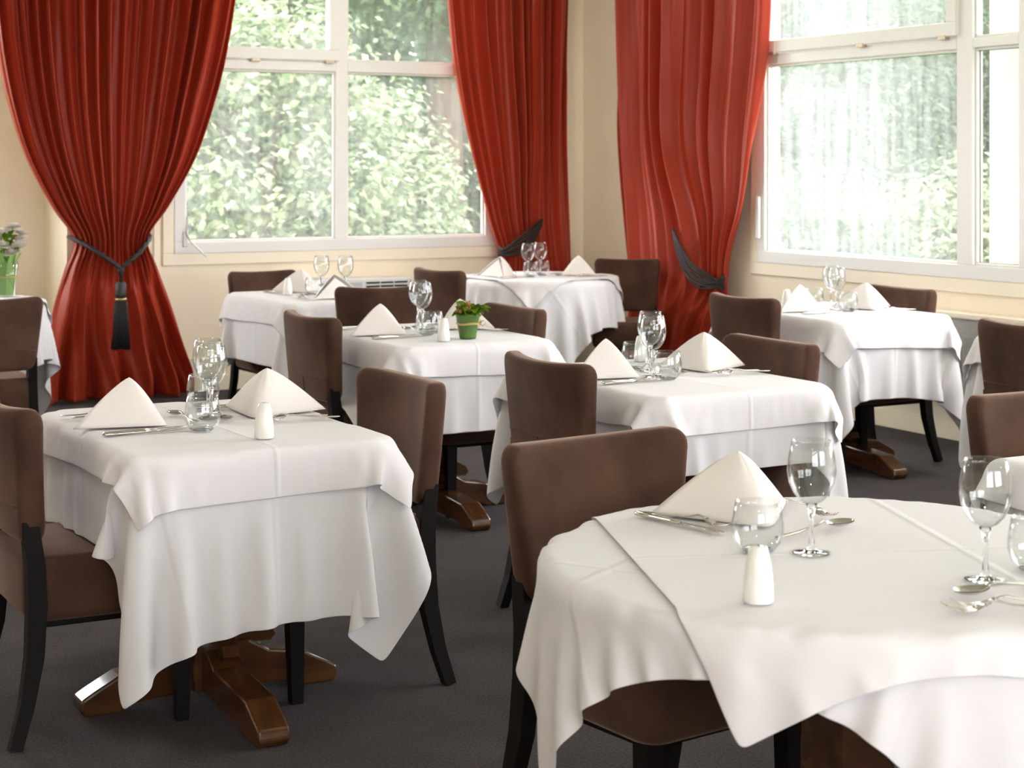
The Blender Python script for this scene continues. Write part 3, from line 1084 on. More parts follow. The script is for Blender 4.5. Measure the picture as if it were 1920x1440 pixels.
def napkin_inner():
    bm = bmesh.new()
    vs = [bm.verts.new(p) for p in ((-0.068, 0.125, 0.003), (0.090, 0.0, 0.003), (-0.068, -0.125, 0.003), (-0.02, 0.0, 0.10))]
    bm.faces.new((vs[0], vs[2], vs[1]))
    bm.faces.new((vs[0], vs[1], vs[3]))
    bm.faces.new((vs[1], vs[2], vs[3]))
    bm.faces.new((vs[2], vs[0], vs[3]))
    bmesh.ops.recalc_face_normals(bm, faces=bm.faces)
    return bm


ME_NAPI = shared(napkin_inner(), 'inner_fold', 'napkin', False)


def knife_bm():
    bm = bmesh.new()
    sweep(bm, [(-0.115, 0, 0.005), (-0.110, 0, 0.005), (-0.07, 0, 0.005), (-0.02, 0, 0.005), (0.0, 0, 0.005)], [0.005, 0.0085, 0.008, 0.0065, 0.005], [0.003, 0.0045, 0.0042, 0.0038, 0.003], 8)
    prof = [(0.0, 0.006), (0.03, 0.0085), (0.07, 0.0095), (0.098, 0.008), (0.112, 0.002), (0.114, -0.004), (0.07, -0.0065), (0.0, -0.005)]
    a = [bm.verts.new((x, y, 0.0058)) for x, y in prof]
    b = [bm.verts.new((x, y, 0.0042)) for x, y in prof]
    bm.faces.new(a); bm.faces.new(list(reversed(b)))
    for i in range(len(prof)):
        j = (i + 1) % len(prof)
        bm.faces.new((a[j], a[i], b[i], b[j]))
    bmesh.ops.recalc_face_normals(bm, faces=bm.faces)
    return bm


HANDLE = [(-0.10, 0.009), (-0.095, 0.0095), (-0.05, 0.006), (0.0, 0.012), (0.025, 0.016)]


def handle(bm):
    sweep(bm, [(-0.100, 0, 0.006), (-0.092, 0, 0.006), (-0.05, 0, 0.007), (0.0, 0, 0.012), (0.022, 0, 0.017), (0.04, 0, 0.014)],
          [0.006, 0.0095, 0.0065, 0.0035, 0.0032, 0.005], [0.0012, 0.0016, 0.0016, 0.0018, 0.0018, 0.0012], 8)


def fork_bm():
    bm = bmesh.new()
    handle(bm)
    sweep(bm, [(0.036, 0, 0.015), (0.048, 0, 0.009), (0.058, 0, 0.006)], [0.005, 0.0115, 0.0125], [0.0012, 0.0011, 0.001], 8)
    for k in range(4):
        y = -0.0102 + k * 0.0068
        sweep(bm, [(0.055, y, 0.0065), (0.075, y, 0.0055), (0.090, y, 0.009), (0.102, y * .96, 0.0155)], [0.0024, 0.0021, 0.0019, 0.0010], [0.0011, 0.001, 0.001, 0.0006], 6)
    return bm


def spoon_bm():
    bm = bmesh.new()
    handle(bm)
    nu, nv = 14, 9
    top, bot = [], []
    for i in range(nu + 1):
        t = i / nu
        x = 0.034 + 0.066 * t
        w = 0.0205 * (math.sin(PI * min(1, t * 0.98 + 0.02)) ** 0.6) * (0.85 + 0.25 * t) if 0 < t < 1 else 0.0015
        rt, rb = [], []
        for j in range(nv):
            s = -1 + 2 * j / (nv - 1)
            z = 0.0025 + 0.0085 * (s * s) + 0.010 * (1 - math.sin(PI * t)) * (1 - s * s) * 0.75
            rt.append(bm.verts.new((x, w * s, z + 0.0012)))
            rb.append(bm.verts.new((x, w * s, z)))
        top.append(rt); bot.append(rb)
    for i in range(nu):
        for j in range(nv - 1):
            bm.faces.new((top[i][j], top[i + 1][j], top[i + 1][j + 1], top[i][j + 1]))
            bm.faces.new((bot[i][j + 1], bot[i + 1][j + 1], bot[i + 1][j], bot[i][j]))
    return bm


ME_KNIFE = shared(knife_bm(), 'knife', 'steel')
ME_FORK = shared(fork_bm(), 'fork', 'steel')
ME_SPOON = shared(spoon_bm(), 'spoon', 'steel')


def wine_glass(x, y, label):
    t = thing('wine_glass', label, 'wine glass', (x, y, ZI), 0, 'stemmed wine glasses')
    mk('bowl', ME_BOWL, None, t); mk('stem', ME_STEM, None, t); mk('foot', ME_FOOT, None, t)


def tumbler(x, y, label):
    t = thing('tumbler', label, 'tumbler', (x, y, ZI), 0, 'round water tumblers')
    mk('body', ME_TUM, None, t); mk('base', ME_TUMB, None, t)


def salt(x, y, label):
    t = thing('salt_shaker', label, 'salt shaker', (x, y, ZI), 0, 'white salt shakers')
    mk('body', ME_SALT, None, t)
    for dx, dy in ((0, 0), (0.005, 0), (-0.0025, 0.0043), (-0.0025, -0.0043)):
        mk('hole', ME_SALTH, None, t, loc=(dx, dy, 0.0905 if dx or dy else 0.0913))


def napkin(x, y, rz, label, sc=1.0):
    t = thing('folded_napkin', label, 'napkin', (x, y, ZI), rz, 'pyramid folded napkins')
    t.scale = (sc, sc, sc)
    o = mk('outer_fold', ME_NAP, None, t)
    m = o.modifiers.new('thickness', 'SOLIDIFY'); m.thickness = 0.003; m.offset = -1
    mk('inner_fold', ME_NAPI, None, t)


def piece(me, name, x, y, a, label, cat):
    o = mk(name, me, None, None, loc=(x, y, ZI), rz=a)
    o.scale = (1.1, 1.1, 1.1)
    tag(o, label, cat, 'steel cutlery')
    return o


def place(k, cx, cy, ang, where, nap=(-0.20, 0.0), cut=True, nap_turn=0.0, sc=1.08):
    """one place setting; the diner sits at -x of the local frame, looking along +x; ang turns it"""
    c, s = math.cos(ang), math.sin(ang)
    rnd = random.Random(int(cx * 977 + cy * 131 + ang * 7))
    W = lambda lx, ly: (cx + lx * c - ly * s, cy + lx * s + ly * c)
    napkin(*W(*nap), ang + nap_turn, 'white pyramid folded napkin at the %s of %s' % (where, D[k]), sc)
    if cut:
        j = lambda: rnd.uniform(-0.06, 0.06)
        piece(ME_KNIFE, 'table_knife', *W(nap[0] + .0, nap[1] - 0.178), ang + j(), 'outer steel table knife at the %s of %s' % (where, D[k]), 'knife')
        piece(ME_KNIFE, 'table_knife', *W(nap[0] + .005, nap[1] - 0.152), ang + 0.12 + j(), 'inner steel table knife at the %s of %s' % (where, D[k]), 'knife')
        piece(ME_FORK, 'table_fork', *W(nap[0] - .01, nap[1] + 0.158), ang + j(), 'inner steel fork at the %s of %s' % (where, D[k]), 'fork')
        piece(ME_FORK, 'table_fork', *W(nap[0] - .03, nap[1] + 0.188), ang - 0.08 + j(), 'outer steel fork at the %s of %s' % (where, D[k]), 'fork')
        piece(ME_SPOON, 'dessert_spoon', *W(nap[0] + .155, nap[1] + 0.02), ang + PI / 2 + j(), 'steel spoon at the %s of %s' % (where, D[k]), 'spoon')


# near left table
x, y = T[1]
place(1, x, y, 0, 'left place', (-0.20, 0.06), nap_turn=-0.85)
place(1, x, y, PI, 'right place', (-0.20, -0.09), nap_turn=0.9)
wine_glass(1.60, 4.70, 'nearer stemmed wine glass on the near left table')
wine_glass(1.645, 4.86, 'farther stemmed wine glass on the near left table')
tumbler(1.505, 4.49, 'nearer round tumbler in front of the wine glasses on the near left table')
tumbler(1.66, 4.95, 'farther round tumbler behind the wine glasses on the near left table')
salt(1.603, 4.29, 'white ceramic salt shaker on the near left table')

# green flowerpot table
x, y = T[3]
place(3, x, y, 0, 'left place', (-0.20, 0.02), nap_turn=-0.8)
place(3, x, y, PI, 'right place', (-0.20, -0.10), nap_turn=0.2)
wine_glass(3.255, 6.80, 'nearer stemmed wine glass on the green flowerpot table')
wine_glass(3.30, 6.93, 'farther stemmed wine glass on the green flowerpot table')
tumbler(3.17, 6.58, 'left round tumbler on the green flowerpot table')
tumbler(3.225, 6.64, 'right round tumbler on the green flowerpot table')
salt(3.12, 6.32, 'white ceramic salt shaker beside the green flowerpot')

# table by the convector (diners face each other along y)
x, y = T[4]
place(4, x, y, PI / 2, 'near place', (-0.25, 0.0))
place(4, x, y, -PI / 2, 'far place', (-0.25, 0.02))
wine_glass(3.72, 9.06, 'left stemmed wine glass on the table by the wall convector')
wine_glass(3.83, 8.98, 'right stemmed wine glass on the table by the wall convector')
tumbler(3.62, 8.93, 'left round tumbler on the table by the wall convector')
tumbler(3.73, 8.86, 'right round tumbler on the table by the wall convector')
salt(3.49, 8.98, 'white ceramic salt shaker on the table by the wall convector')

# far corner round table
x, y = T[5]
place(5, x, y, 0.1, 'left place', (-0.26, 0.05))
place(5, x, y, PI * 0.92, 'right place', (-0.24, 0.05))
wine_glass(5.47, 9.86, 'left stemmed wine glass on the far corner round table')
wine_glass(5.60, 9.93, 'right stemmed wine glass on the far corner round table')
tumbler(5.40, 9.70, 'left round tumbler on the far corner round table')
tumbler(5.53, 9.78, 'right round tumbler on the far corner round table')

# middle right table
x, y = T[6]
place(6, x, y, 0, 'left place', (-0.20, 0.03), nap_turn=-0.8)
place(6, x, y, PI, 'right place', (-0.21, -0.06), nap_turn=1.05)
wine_glass(3.205, 4.92, 'nearer stemmed wine glass on the middle right table')
wine_glass(3.285, 5.06, 'farther stemmed wine glass on the middle right table')
tumbler(3.275, 5.14, 'left round tumbler behind the wine glass on the middle right table')
tumbler(3.21, 4.84, 'right round tumbler beside the wine glass on the middle right table')
salt(3.42, 5.33, 'white ceramic salt shaker on the middle right table')

# table below the right window
x, y = T[7]
place(7, x, y, 0, 'left place', (-0.17, 0.02), nap_turn=-0.8)
place(7, x, y, PI, 'right place', (-0.20, 0.02), nap_turn=1.2)
wine_glass(5.48, 6.78, 'nearer stemmed wine glass on the table below the right window')
wine_glass(5.56, 6.92, 'farther stemmed wine glass on the table below the right window')
tumbler(5.50, 6.98, 'left round tumbler on the table below the right window')
tumbler(5.47, 6.68, 'right round tumbler on the table below the right window')
salt(5.33, 6.98, 'white ceramic salt shaker on the table below the right window')

# near right round table, placed piece by piece
napkin(2.075, 2.87, math.radians(-97), 'large white pyramid napkin before the chair of the near right round table', 1.12)
KN = 'near right round table'
piece(ME_KNIFE, 'table_knife', 1.925, 2.86, math.radians(-80), 'outer steel table knife left of the napkin on the ' + KN, 'knife')
piece(ME_FORK, 'table_fork', 1.955, 2.875, math.radians(-70), 'steel fork lying beside the knife on the ' + KN, 'fork')
piece(ME_FORK, 'table_fork', 2.235, 2.86, math.radians(-100), 'steel fork right of the napkin on the ' + KN, 'fork')
piece(ME_SPOON, 'dessert_spoon', 2.115, 2.68, math.radians(12), 'steel dessert spoon behind the wine glass foot on the ' + KN, 'spoon')
wine_glass(2.0, 2.545, 'wine glass beside the napkin on the near right round table')
wine_glass(2.13, 2.24, 'wine glass at the right edge on the near right round table')
tumbler(1.92, 2.60, 'tumbler behind the salt shaker on the near right round table')
tumbler(2.255, 2.25, 'tumbler cut by the right edge on the near right round table')
salt(1.70, 2.30, 'white salt shaker on the near right round table')
piece(ME_FORK, 'table_fork', 2.01, 2.055, math.radians(157), 'nearer steel fork at the right place of the ' + KN, 'fork')
piece(ME_FORK, 'table_fork', 2.045, 2.075, math.radians(161), 'farther steel fork at the right place of the ' + KN, 'fork')
piece(ME_SPOON, 'dessert_spoon', 2.10, 2.16, math.radians(178), 'steel spoon beyond the forks at the right place of the ' + KN, 'spoon')


# ------------------------------------------------------------------ foliage helper
def leaves(name, centers, normals, sizes, mat, parent, seed=0, aspect=0.6, bend=0.25):
    """n leaf blades: two bent quads each, joined into one mesh"""
    rng = np.random.RandomState(seed)
    n = len(centers)
    d = rng.normal(size=(n, 3))
    d -= (d * normals).sum(1, keepdims=True) * normals
    d /= np.linalg.norm(d, axis=1, keepdims=True) + 1e-9
    s = np.cross(normals, d)
    L = sizes[:, None]
    base = centers - d * L * .5
    tip = centers + d * L * .5 - normals * L * bend * .6
    mid = centers + normals * L * bend * .2
    l = mid + s * L * aspect * .5 - normals * L * .08
    r = mid - s * L * aspect * .5 - normals * L * .08
    V = np.stack([base, l, tip, r, mid], 1).reshape(-1, 3)
    f0 = np.array([[0, 3, 4], [3, 2, 4], [2, 1, 4], [1, 0, 4]])
    Fc = (np.arange(n)[:, None, None] * 5 + f0[None]).reshape(-1, 3)
    me = bpy.data.meshes.new(name)
    me.vertices.add(len(V)); me.vertices.foreach_set('co', V.reshape(-1).astype(np.float32))
    me.loops.add(Fc.size); me.loops.foreach_set('vertex_index', Fc.reshape(-1).astype(np.int32))
    me.polygons.add(len(Fc)); me.polygons.foreach_set('loop_start', (np.arange(len(Fc)) * 3).astype(np.int32))
    me.update()
    o = mk(name, me, mat, parent)
    return o


def unit(v):
    return v / (np.linalg.norm(v, axis=-1, keepdims=True) + 1e-9)


def tree(name, label, cat, loc, h, rx, rz_, cz, nclus, per, leaf, mat, seed, trunk=0.12, clus_r=0.35, group='trees outside the windows', up=0.5, zmin=0.1):
    t = thing(name, label, cat, loc, 0, group)
    rng = np.random.RandomState(seed)
    u = unit(rng.normal(size=(nclus, 3)))
    rad = rng.uniform(0.45, 1.0, (nclus, 1)) ** 0.5
    cc = u * rad * np.array([rx, rx, rz_]) + np.array([0, 0, cz])
    cc = cc[cc[:, 2] > zmin]
    k = len(cc)
    off = rng.normal(size=(k, per, 3)) * clus_r * rng.uniform(0.6, 1.3, (k, 1, 1))
    pts = (cc[:, None] + off).reshape(-1, 3)
    nr = unit(unit(off.reshape(-1, 3)) + np.array([0, 0, up * 2]) + rng.normal(size=(k * per, 3)) * .45)
    sz = leaf * rng.uniform(0.6, 1.25, k * per)
    ok = pts[:, 2] > 0.02
    lv = leaves('foliage', pts[ok], nr[ok], sz[ok], mat, t, seed)
    tag(lv, kind='stuff')
    bm = bmesh.new()
    lean = rng.uniform(-.3, .3, 2)
    sweep(bm, [(0, 0, -0.05), (lean[0] * .3, lean[1] * .3, h * .3), (lean[0], lean[1], h * .62), (lean[0] * 1.5, lean[1] * 1.2, h * .95)],
          [trunk * 1.25, trunk, trunk * .75, trunk * .25], None, 10)
    mk('trunk', bm, 'bark', t, True)
    bm = bmesh.new()
    for _ in range(7):
        a = rng.uniform(0, 2 * PI); z = rng.uniform(.35, .8) * h
        e = Vector((math.cos(a) * rx * .7, math.sin(a) * rx * .7, z + rng.uniform(.1, .35) * h))
        p0 = Vector((lean[0] * z / h, lean[1] * z / h, z))
        sweep(bm, [p0, p0.lerp(e, .5) + Vector((0, 0, .05 * h)), e], [trunk * .4, trunk * .28, trunk * .08], None, 6)
    mk('branches', bm, 'bark', t, True)
    return t


M['bush_leaf'] = leaf_mat('bush_leaf', (0.10, 0.15, 0.075), (0.30, 0.32, 0.21), 0.4)
M['tree_leaf'] = leaf_mat('tree_leaf', (0.04, 0.07, 0.033), (0.11, 0.14, 0.075), 0.4)
M['far_leaf'] = leaf_mat('far_leaf', (0.04, 0.065, 0.04), (0.095, 0.12, 0.08), 0.4)
G0 = -0.35
struct(mk('floor_garden', box(-25, 45, YF - 25, 50, G0 - .1, G0), 'grass'), 'grass outside the windows')
# through the back window
tree('leafy_bush', 'pale leafy bush filling the left pane of the back window', 'bush', (5.45, 14.9, G0), 3.0, 1.35, 1.75, 1.55, 330, 52, 0.105, 'bush_leaf', 3, 0.06, 0.16)
tree('leafy_bush', 'pale leafy bush spreading low behind the right pane of the back window', 'bush', (6.95, 15.7, G0), 2.2, 0.85, 1.3, 1.2, 240, 52, 0.10, 'bush_leaf', 4, 0.05, 0.15)
tree('garden_tree', 'tree with brown trunk beside the middle curtain in the back window', 'tree', (8.55, 17.2, G0), 7.5, 1.7, 1.9, 5.0, 240, 80, 0.11, 'tree_leaf', 5, 0.19, 0.4)
tree('garden_tree', 'dense green tree behind the bush in the back window', 'tree', (6.6, 21.5, G0), 8.0, 2.6, 3.8, 4.0, 420, 84, 0.115, 'tree_leaf', 6, 0.2, 0.45)
tree('garden_tree', 'dense green tree farthest right through the back window', 'tree', (11.2, 22.2, G0), 8.0, 2.6, 3.8, 3.8, 420, 84, 0.115, 'tree_leaf', 7, 0.2, 0.45)
tree('garden_tree', 'green tree behind the left curtain outside', 'tree', (3.6, 18.5, G0), 7.0, 2.2, 3.4, 3.6, 300, 60, 0.12, 'tree_leaf', 8, 0.18, 0.45)
# through the right window
k = 0
for (tx, ty, hh, rr) in ((16.0, 19.6, 8.5, 2.5), (17.3, 15.6, 8.5, 2.4), (13.6, 17.2, 7.5, 1.7), (20.5, 20.5, 9.5, 2.9), (20.2, 11.5, 8, 2.8)):
    k += 1
    tree('garden_tree', 'hazy green tree %s through the right window' % ('at the centre', 'right of centre', 'left of centre', 'far behind', 'outside the frame')[k - 1], 'tree', (tx, ty, G0), hh * .6, rr, 2.9, 2.2, 420, 84, 0.10, 'far_leaf', 20 + k, 0.2, 0.45)
for (tx, ty, lab) in ((8.2, 27.5, 'tall dark tree far behind the bush in the back window'), (13.2, 27.0, 'tall dark tree far behind the brown trunk'),
                      (18.6, 25.2, 'tall dark tree far behind at the left of the right window'), (22.3, 24.5, 'tall dark tree far behind the middle of the right window'), (25.0, 20.5, 'tall dark tree far behind at the right of the right window')):
    tree('background_tree', lab, 'tree', (tx, ty, G0), 8.0, 2.9, 4.4, 3.6, 420, 80, 0.20, 'far_leaf', int(tx * 10), 0.2, 0.55)
tree('garden_shrub', 'low pale shrub under the trees in the right window', 'bush', (13.3, 14.2, G0), 1.6, 1.2, 0.9, 0.7, 240, 44, 0.11, 'bush_leaf', 31, 0.05, 0.2)
tree('garden_shrub', 'low green shrub left under the trees in the right window', 'bush', (10.9, 14.2, G0), 1.6, 1.1, 0.9, 0.7, 240, 44, 0.11, 'far_leaf', 32, 0.05, 0.2)


# ------------------------------------------------------------------ curtains
def smooth_interp(z, tab, col):
    zs = [t[0] for t in tab]
    vs = [t[col] for t in tab]
    o = np.argsort(zs)
    zs = np.array(zs)[o]; vs = np.array(vs)[o]
    # piecewise cubic (catmull-rom) through the table
    k = np.clip(np.searchsorted(zs, z) - 1, 0, len(zs) - 2)
    h = zs[k + 1] - zs[k]
    t = np.clip((z - zs[k]) / h, 0, 1)
    m = np.gradient(vs, zs)
    return ((2 * t**3 - 3 * t**2 + 1) * vs[k] + (t**3 - 2 * t**2 + t) * h * m[k] + (-2 * t**3 + 3 * t**2) * vs[k + 1] + (t**3 - t**2) * h * m[k + 1])


def curtain(axis, plane, sgn, tab, ztie, nf, seed, warp=None, label='', bulge=0.10, amp=0.045, lo_amp=0.06):
    """tab rows: (z, left, right). axis 'y': hangs parallel to x in front of plane; sgn: direction into the room"""
    rng = np.random.RandomState(seed)
    nu, nz = 340, 120
    u = np.linspace(0, 1, nu)
    z = np.concatenate([np.linspace(0.012, ztie, 50)[:-1], np.linspace(ztie, ZC - .005, 71)])
    nz = len(z)
    U, Z = np.meshgrid(u, z, indexing='ij')
    xl = smooth_interp(z, tab, 1)[None]
    xr = smooth_interp(z, tab, 2)[None]
    g = np.exp(-((Z - ztie) / np.where(Z > ztie, 0.55, 0.30)) ** 2)         # how gathered
    Sx = U
    if warp is not None:
        wu = np.interp(u, [w[0] for w in warp], [w[1] for w in warp])[:, None]
        Sx = U * (1 - g) + wu * g
    up = np.clip((Z - ztie) / 1.2, 0, 1)
    # folds: phase wanders across, pleats sharper above, loose below the tie
    ph = np.cumsum(1 + 0.55 * np.interp(u, np.linspace(0, 1, 2 * nf), rng.uniform(-1, 1, 2 * nf)))
    ph = (ph / ph[-1])[:, None] * nf * 2 * PI
    am = np.interp(u, np.linspace(0, 1, 2 * nf + 1), rng.uniform(0.45, 1.25, 2 * nf + 1))[:, None]
    drift = 0.5 * np.sin(Z * 2.1 + 5 * U) * np.clip((Z - ztie), 0, 1)
    w = np.sin(ph + drift)
    w = np.sign(w) * np.abs(w) ** 0.75 + 0.28 * np.sin(2.3 * ph + 1.0 + 0.8 * drift)
    A_up = amp * (0.55 + 0.45 * up) * am
    low = np.clip((ztie - Z) / max(ztie, .1), 0, 1)
    nl = max(5, nf // 3)
    phl = (u * nl * 2 * PI)[:, None] + 1.1 * np.sin(U * 9 + seed) + 0.5 * np.sin(Z * 5 + U * 12)
    wl = np.sin(phl) + 0.35 * np.sin(2.1 * phl + Z * 7)
    crump = (np.sin(14 * U + 9 * Z + seed) * np.sin(8 * Z - 11 * U) + .6 * np.sin(23 * U - 13 * Z)) * 0.012
    below = Z < ztie
    e = np.clip(low * 3.0, 0, 1)
    Yoff = np.where(below, (1 - e) * A_up * w + e * (lo_amp * (0.5 + 0.5 * low) * wl + crump) * (0.4 + .6 * low), A_up * w)
    # gathered body bulges toward the room (round bundle at the tie)
    s2 = np.clip(1 - (2 * Sx - 1) ** 2, 0, 1)
    Yoff = Yoff + bulge * (0.35 + 0.65 * g) * np.sqrt(s2)
    # small sideways lean of pleats
    X = xl + (xr - xl) * Sx + 0.35 * A_up * np.cos(ph + drift) * np.clip((xr - xl), 0, 1) * np.sqrt(s2) * np.where(below, 1 - e, 1)
    D_ = plane + sgn * (0.07 + Yoff)
    P = np.stack([X, D_, Z], -1) if axis == 'y' else np.stack([D_, X, Z], -1)
    o = mk('curtain', grid_mesh('curtain', P), 'curtain', None, True)
    m = o.modifiers.new('thickness', 'SOLIDIFY'); m.thickness = 0.002
    tag(o, label, 'curtain', 'red tied curtains')
    return P


C1 = [(3.2, 2.22, 3.90), (2.5, 2.275, 3.816), (2.16, 2.312, 3.752), (1.82, 2.381, 3.657), (1.483, 2.491, 3.535), (1.184, 2.65, 3.363), (0.987, 2.773, 3.237), (0.82, 2.724, 3.295), (0.55, 2.65, 3.39), (0.316, 2.602, 3.455), (0.095, 2.575, 3.52), (0.0, 2.57, 3.53)]
curtain('y', YB - .10, -1, C1, 0.97, 17, 5, None, 'wide red taffeta curtain at left gathered by a black tassel rope', 0.12, 0.062, 0.08)
C2 = [(3.2, 5.29, 6.33), (2.608, 5.34, 6.31), (2.159, 5.39, 6.29), (1.749, 5.47, 6.28), (1.375, 5.57, 6.29), (1.039, 5.67, 6.31), (0.852, 5.73, 6.32), (0.589, 5.70, 6.34), (0.213, 5.66, 6.37), (0.0, 5.65, 6.38)]
curtain('y', YB - .06, -1, C2, 0.86, 11, 8, [(0, 0), (0.7, 0.46), (1, 1)], 'red curtain between the back window and the room corner', 0.06, 0.055, 0.05)
C3 = [(3.2, 8.50, 10.30), (2.567, 8.55, 10.29), (2.099, 8.60, 10.28), (1.63, 8.70, 10.26), (1.199, 8.80, 10.22), (0.877, 8.95, 10.18), (0.664, 8.98, 10.14), (0.417, 8.98, 10.10), (0.2, 8.97, 10.08), (0.0, 8.96, 10.07)]
curtain('x', XR - .02, -1, C3, 0.76, 9, 12, [(0, 0), (0.55, 0.20), (1, 1)], 'red curtain on the right wall left of the wide window', 0.05, 0.062, 0.05)


# tie-backs
def torus_rope(bm, pts, r, strands=1):
    sweep(bm, pts, r, None, 8)


YT = YB - .10
t = thing('tassel_tieback', 'black rope tieback with long black tassel on the left curtain', 'tieback', (3.005, YT - .30, 0.97))
rope = bmesh.new()
N = 28
pts = []
for i in range(N + 1):
    q = i / N
    xx = -0.255 + 0.51 * q
    a = abs(2 * q - 1)
    zz = 0.045 - 0.19 * (1 - a) ** 1.05
    yy = 0.02 + 0.24 * (a ** 3.0) - 0.02
    pts.append((xx, yy, zz))
for s in range(2):
    sp = [(p[0] + 0.006 * math.cos(i * 1.3 + s * PI), p[1] + 0.006 * math.sin(i * 1.3 + s * PI), p[2] + 0.006 * math.sin(i * 1.3 + s * PI)) for i, p in enumerate(pts)]
    sweep(rope, sp, 0.0105, None, 8)
mk('rope', rope, 'rope', t, True)
mk('knot', lathe([(0, -0.135), (0.016, -0.14), (0.024, -0.155), (0.02, -0.172), (0.012, -0.18), (0.010, -0.225), (0.0, -0.23)], 16), 'rope', t, True)
cap = mk('tassel_cap', lathe([(0, -0.225), (0.026, -0.228), (0.033, -0.24), (0.034, -0.30), (0.031, -0.325), (0, -0.325)], 20), plain('charcoal_cap', (0.03, 0.03, 0.035), 0.5), t, True)
mk('tassel_band', lathe([(0, -0.322), (0.034, -0.324), (0.036, -0.332), (0.034, -0.342), (0, -0.344)], 20), 'gold', t, True)
fr = bmesh.new()
rngt = random.Random(2)
for i in range(46):
    a = 2 * PI * i / 46
    r0, r1 = 0.029 + .004 * (i % 2), 0.052 + rngt.uniform(-.005, .004)
    sweep(fr, [(r0 * math.cos(a), r0 * math.sin(a), -0.34), (r0 * 1.25 * math.cos(a), r0 * 1.25 * math.sin(a), -0.45), (r1 * math.cos(a), r1 * math.sin(a), -0.625 - rngt.uniform(0, .012))], 0.0048, None, 5)
lathe_in = lathe([(0, -0.342), (0.028, -0.343), (0.036, -0.45), (0.048, -0.61), (0, -0.61)], 20)
tmp = bpy.data.meshes.new('tmp'); lathe_in.to_mesh(tmp); lathe_in.free(); fr.from_mesh(tmp)
fo = mk('tassel_fringe', fr, 'rope', t, True)


def strand_tieback(label, path, loc, seed, n=8, spread=0.062):
    """bundle of thin dark cords following a curved path (list of local points)"""
    t = thing('cord_tieback', label, 'tieback', loc)
    rng = random.Random(seed)
    for k in range(n):
        bm = bmesh.new()
        f = (k / (n - 1) - .5) * 2
        P2 = []
        m = len(path)
        for i, p in enumerate(path):
            q = i / (m - 1)
            wd = spread * (0.15 + 0.85 * math.sin(PI * min(1, q * 1.05)) ** 0.8 if q < .95 else .8)
            P2.append((p[0], p[1] + 0.004 * math.sin(k * 2 + i), p[2] + f * wd + rng.uniform(-.004, .004)))
        sweep(bm, P2, 0.0065, None, 6)
        mk('cord', bm, 'rope2', t, True)
    return t


def arc(p, q, sag, out, axis, n=14):
    """from p to q bulging into the room"""
    r = []
    for i in range(n):
        s = i / (n - 1)
        v = Vector(p).lerp(Vector(q), s)
        v.z -= sag * math.sin(PI * s)
        if axis == 'y':
            v.y -= out * math.sin(PI * min(1, .15 + .85 * s)) ** .7
        else:
            v.x -= out * math.sin(PI * min(1, .15 + .85 * s)) ** .7
        r.append(tuple(v))
    return r


strand_tieback('dark corded tieback on the curtain beside the back window', arc((0.26, 0.0, 0.20), (-0.05, 0.02, -0.03), 0.035, 0.10, 'y'), (5.76, YB - .20, 0.87), 3)
strand_tieback('dark corded tieback on the right wall curtain', arc((0.0, 0.44, 0.30), (0.02, -0.04, -0.02), 0.10, 0.08, 'x'), (XR - .16, 8.99, 0.74), 4, 8, 0.066)

# ------------------------------------------------------------------ wall convector under the back window
t = thing('wall_convector', 'white wall convector with dark air slots under the back window', 'heater', (4.20, YB, 0))
mk('body', box(0, 0.86, -0.16, -0.003, 0.24, 0.70, 0.012, 3), 'white_plastic', t)
for (a0, a1) in ((0.03, 0.36), (0.53, 0.83)):
    for z in (0.668, 0.643):
        mk('air_slot', box(a0, a1, -0.1645, -0.158, z - .006, z + .006), 'dark', t)
    for z in (0.655, 0.63):
        mk('slat', box(a0 - .005, a1 + .005, -0.168, -0.158, z - .005, z + .005, 0.002, 1), 'white_plastic', t)
    for kk in range(1, 3):
        xx = a0 + (a1 - a0) * kk / 3
        mk('rib', box(xx - .003, xx + .003, -0.166, -0.158, 0.63, 0.678), 'white_plastic', t)
cp = mk('control_panel', box(0.40, 0.50, -0.166, -0.158, 0.605, 0.675, 0.003), plain('grey_panel', (0.5, 0.52, 0.54), 0.4), t)
for kk in range(3):
    mk('button', box(0.42 + kk * .022, 0.434 + kk * .022, -0.170, -0.165, 0.632, 0.646, 0.002, 1), 'white_plastic', cp)

# ------------------------------------------------------------------ long grey heater on the right wall
t = thing('wall_heater', 'long grey wall heater under the right window', 'heater', (XR, 5.0, 0))
mk('body', box(-0.11, -0.004, 0.0, 2.52, 0.225, 0.655, 0.008), 'grey_heater', t)
mk('top_cap', box(-0.125, -0.002, -0.01, 2.53, 0.655, 0.688, 0.008), 'trim', t)
for kk in range(4):
    mk('front_panel', box(-0.116, -0.105, 0.02 + kk * .625, 0.62 + kk * .625, 0.25, 0.56, 0.003, 1), plain('heater_panel_%d' % kk, (0.30, 0.30, 0.285), 0.45), t)

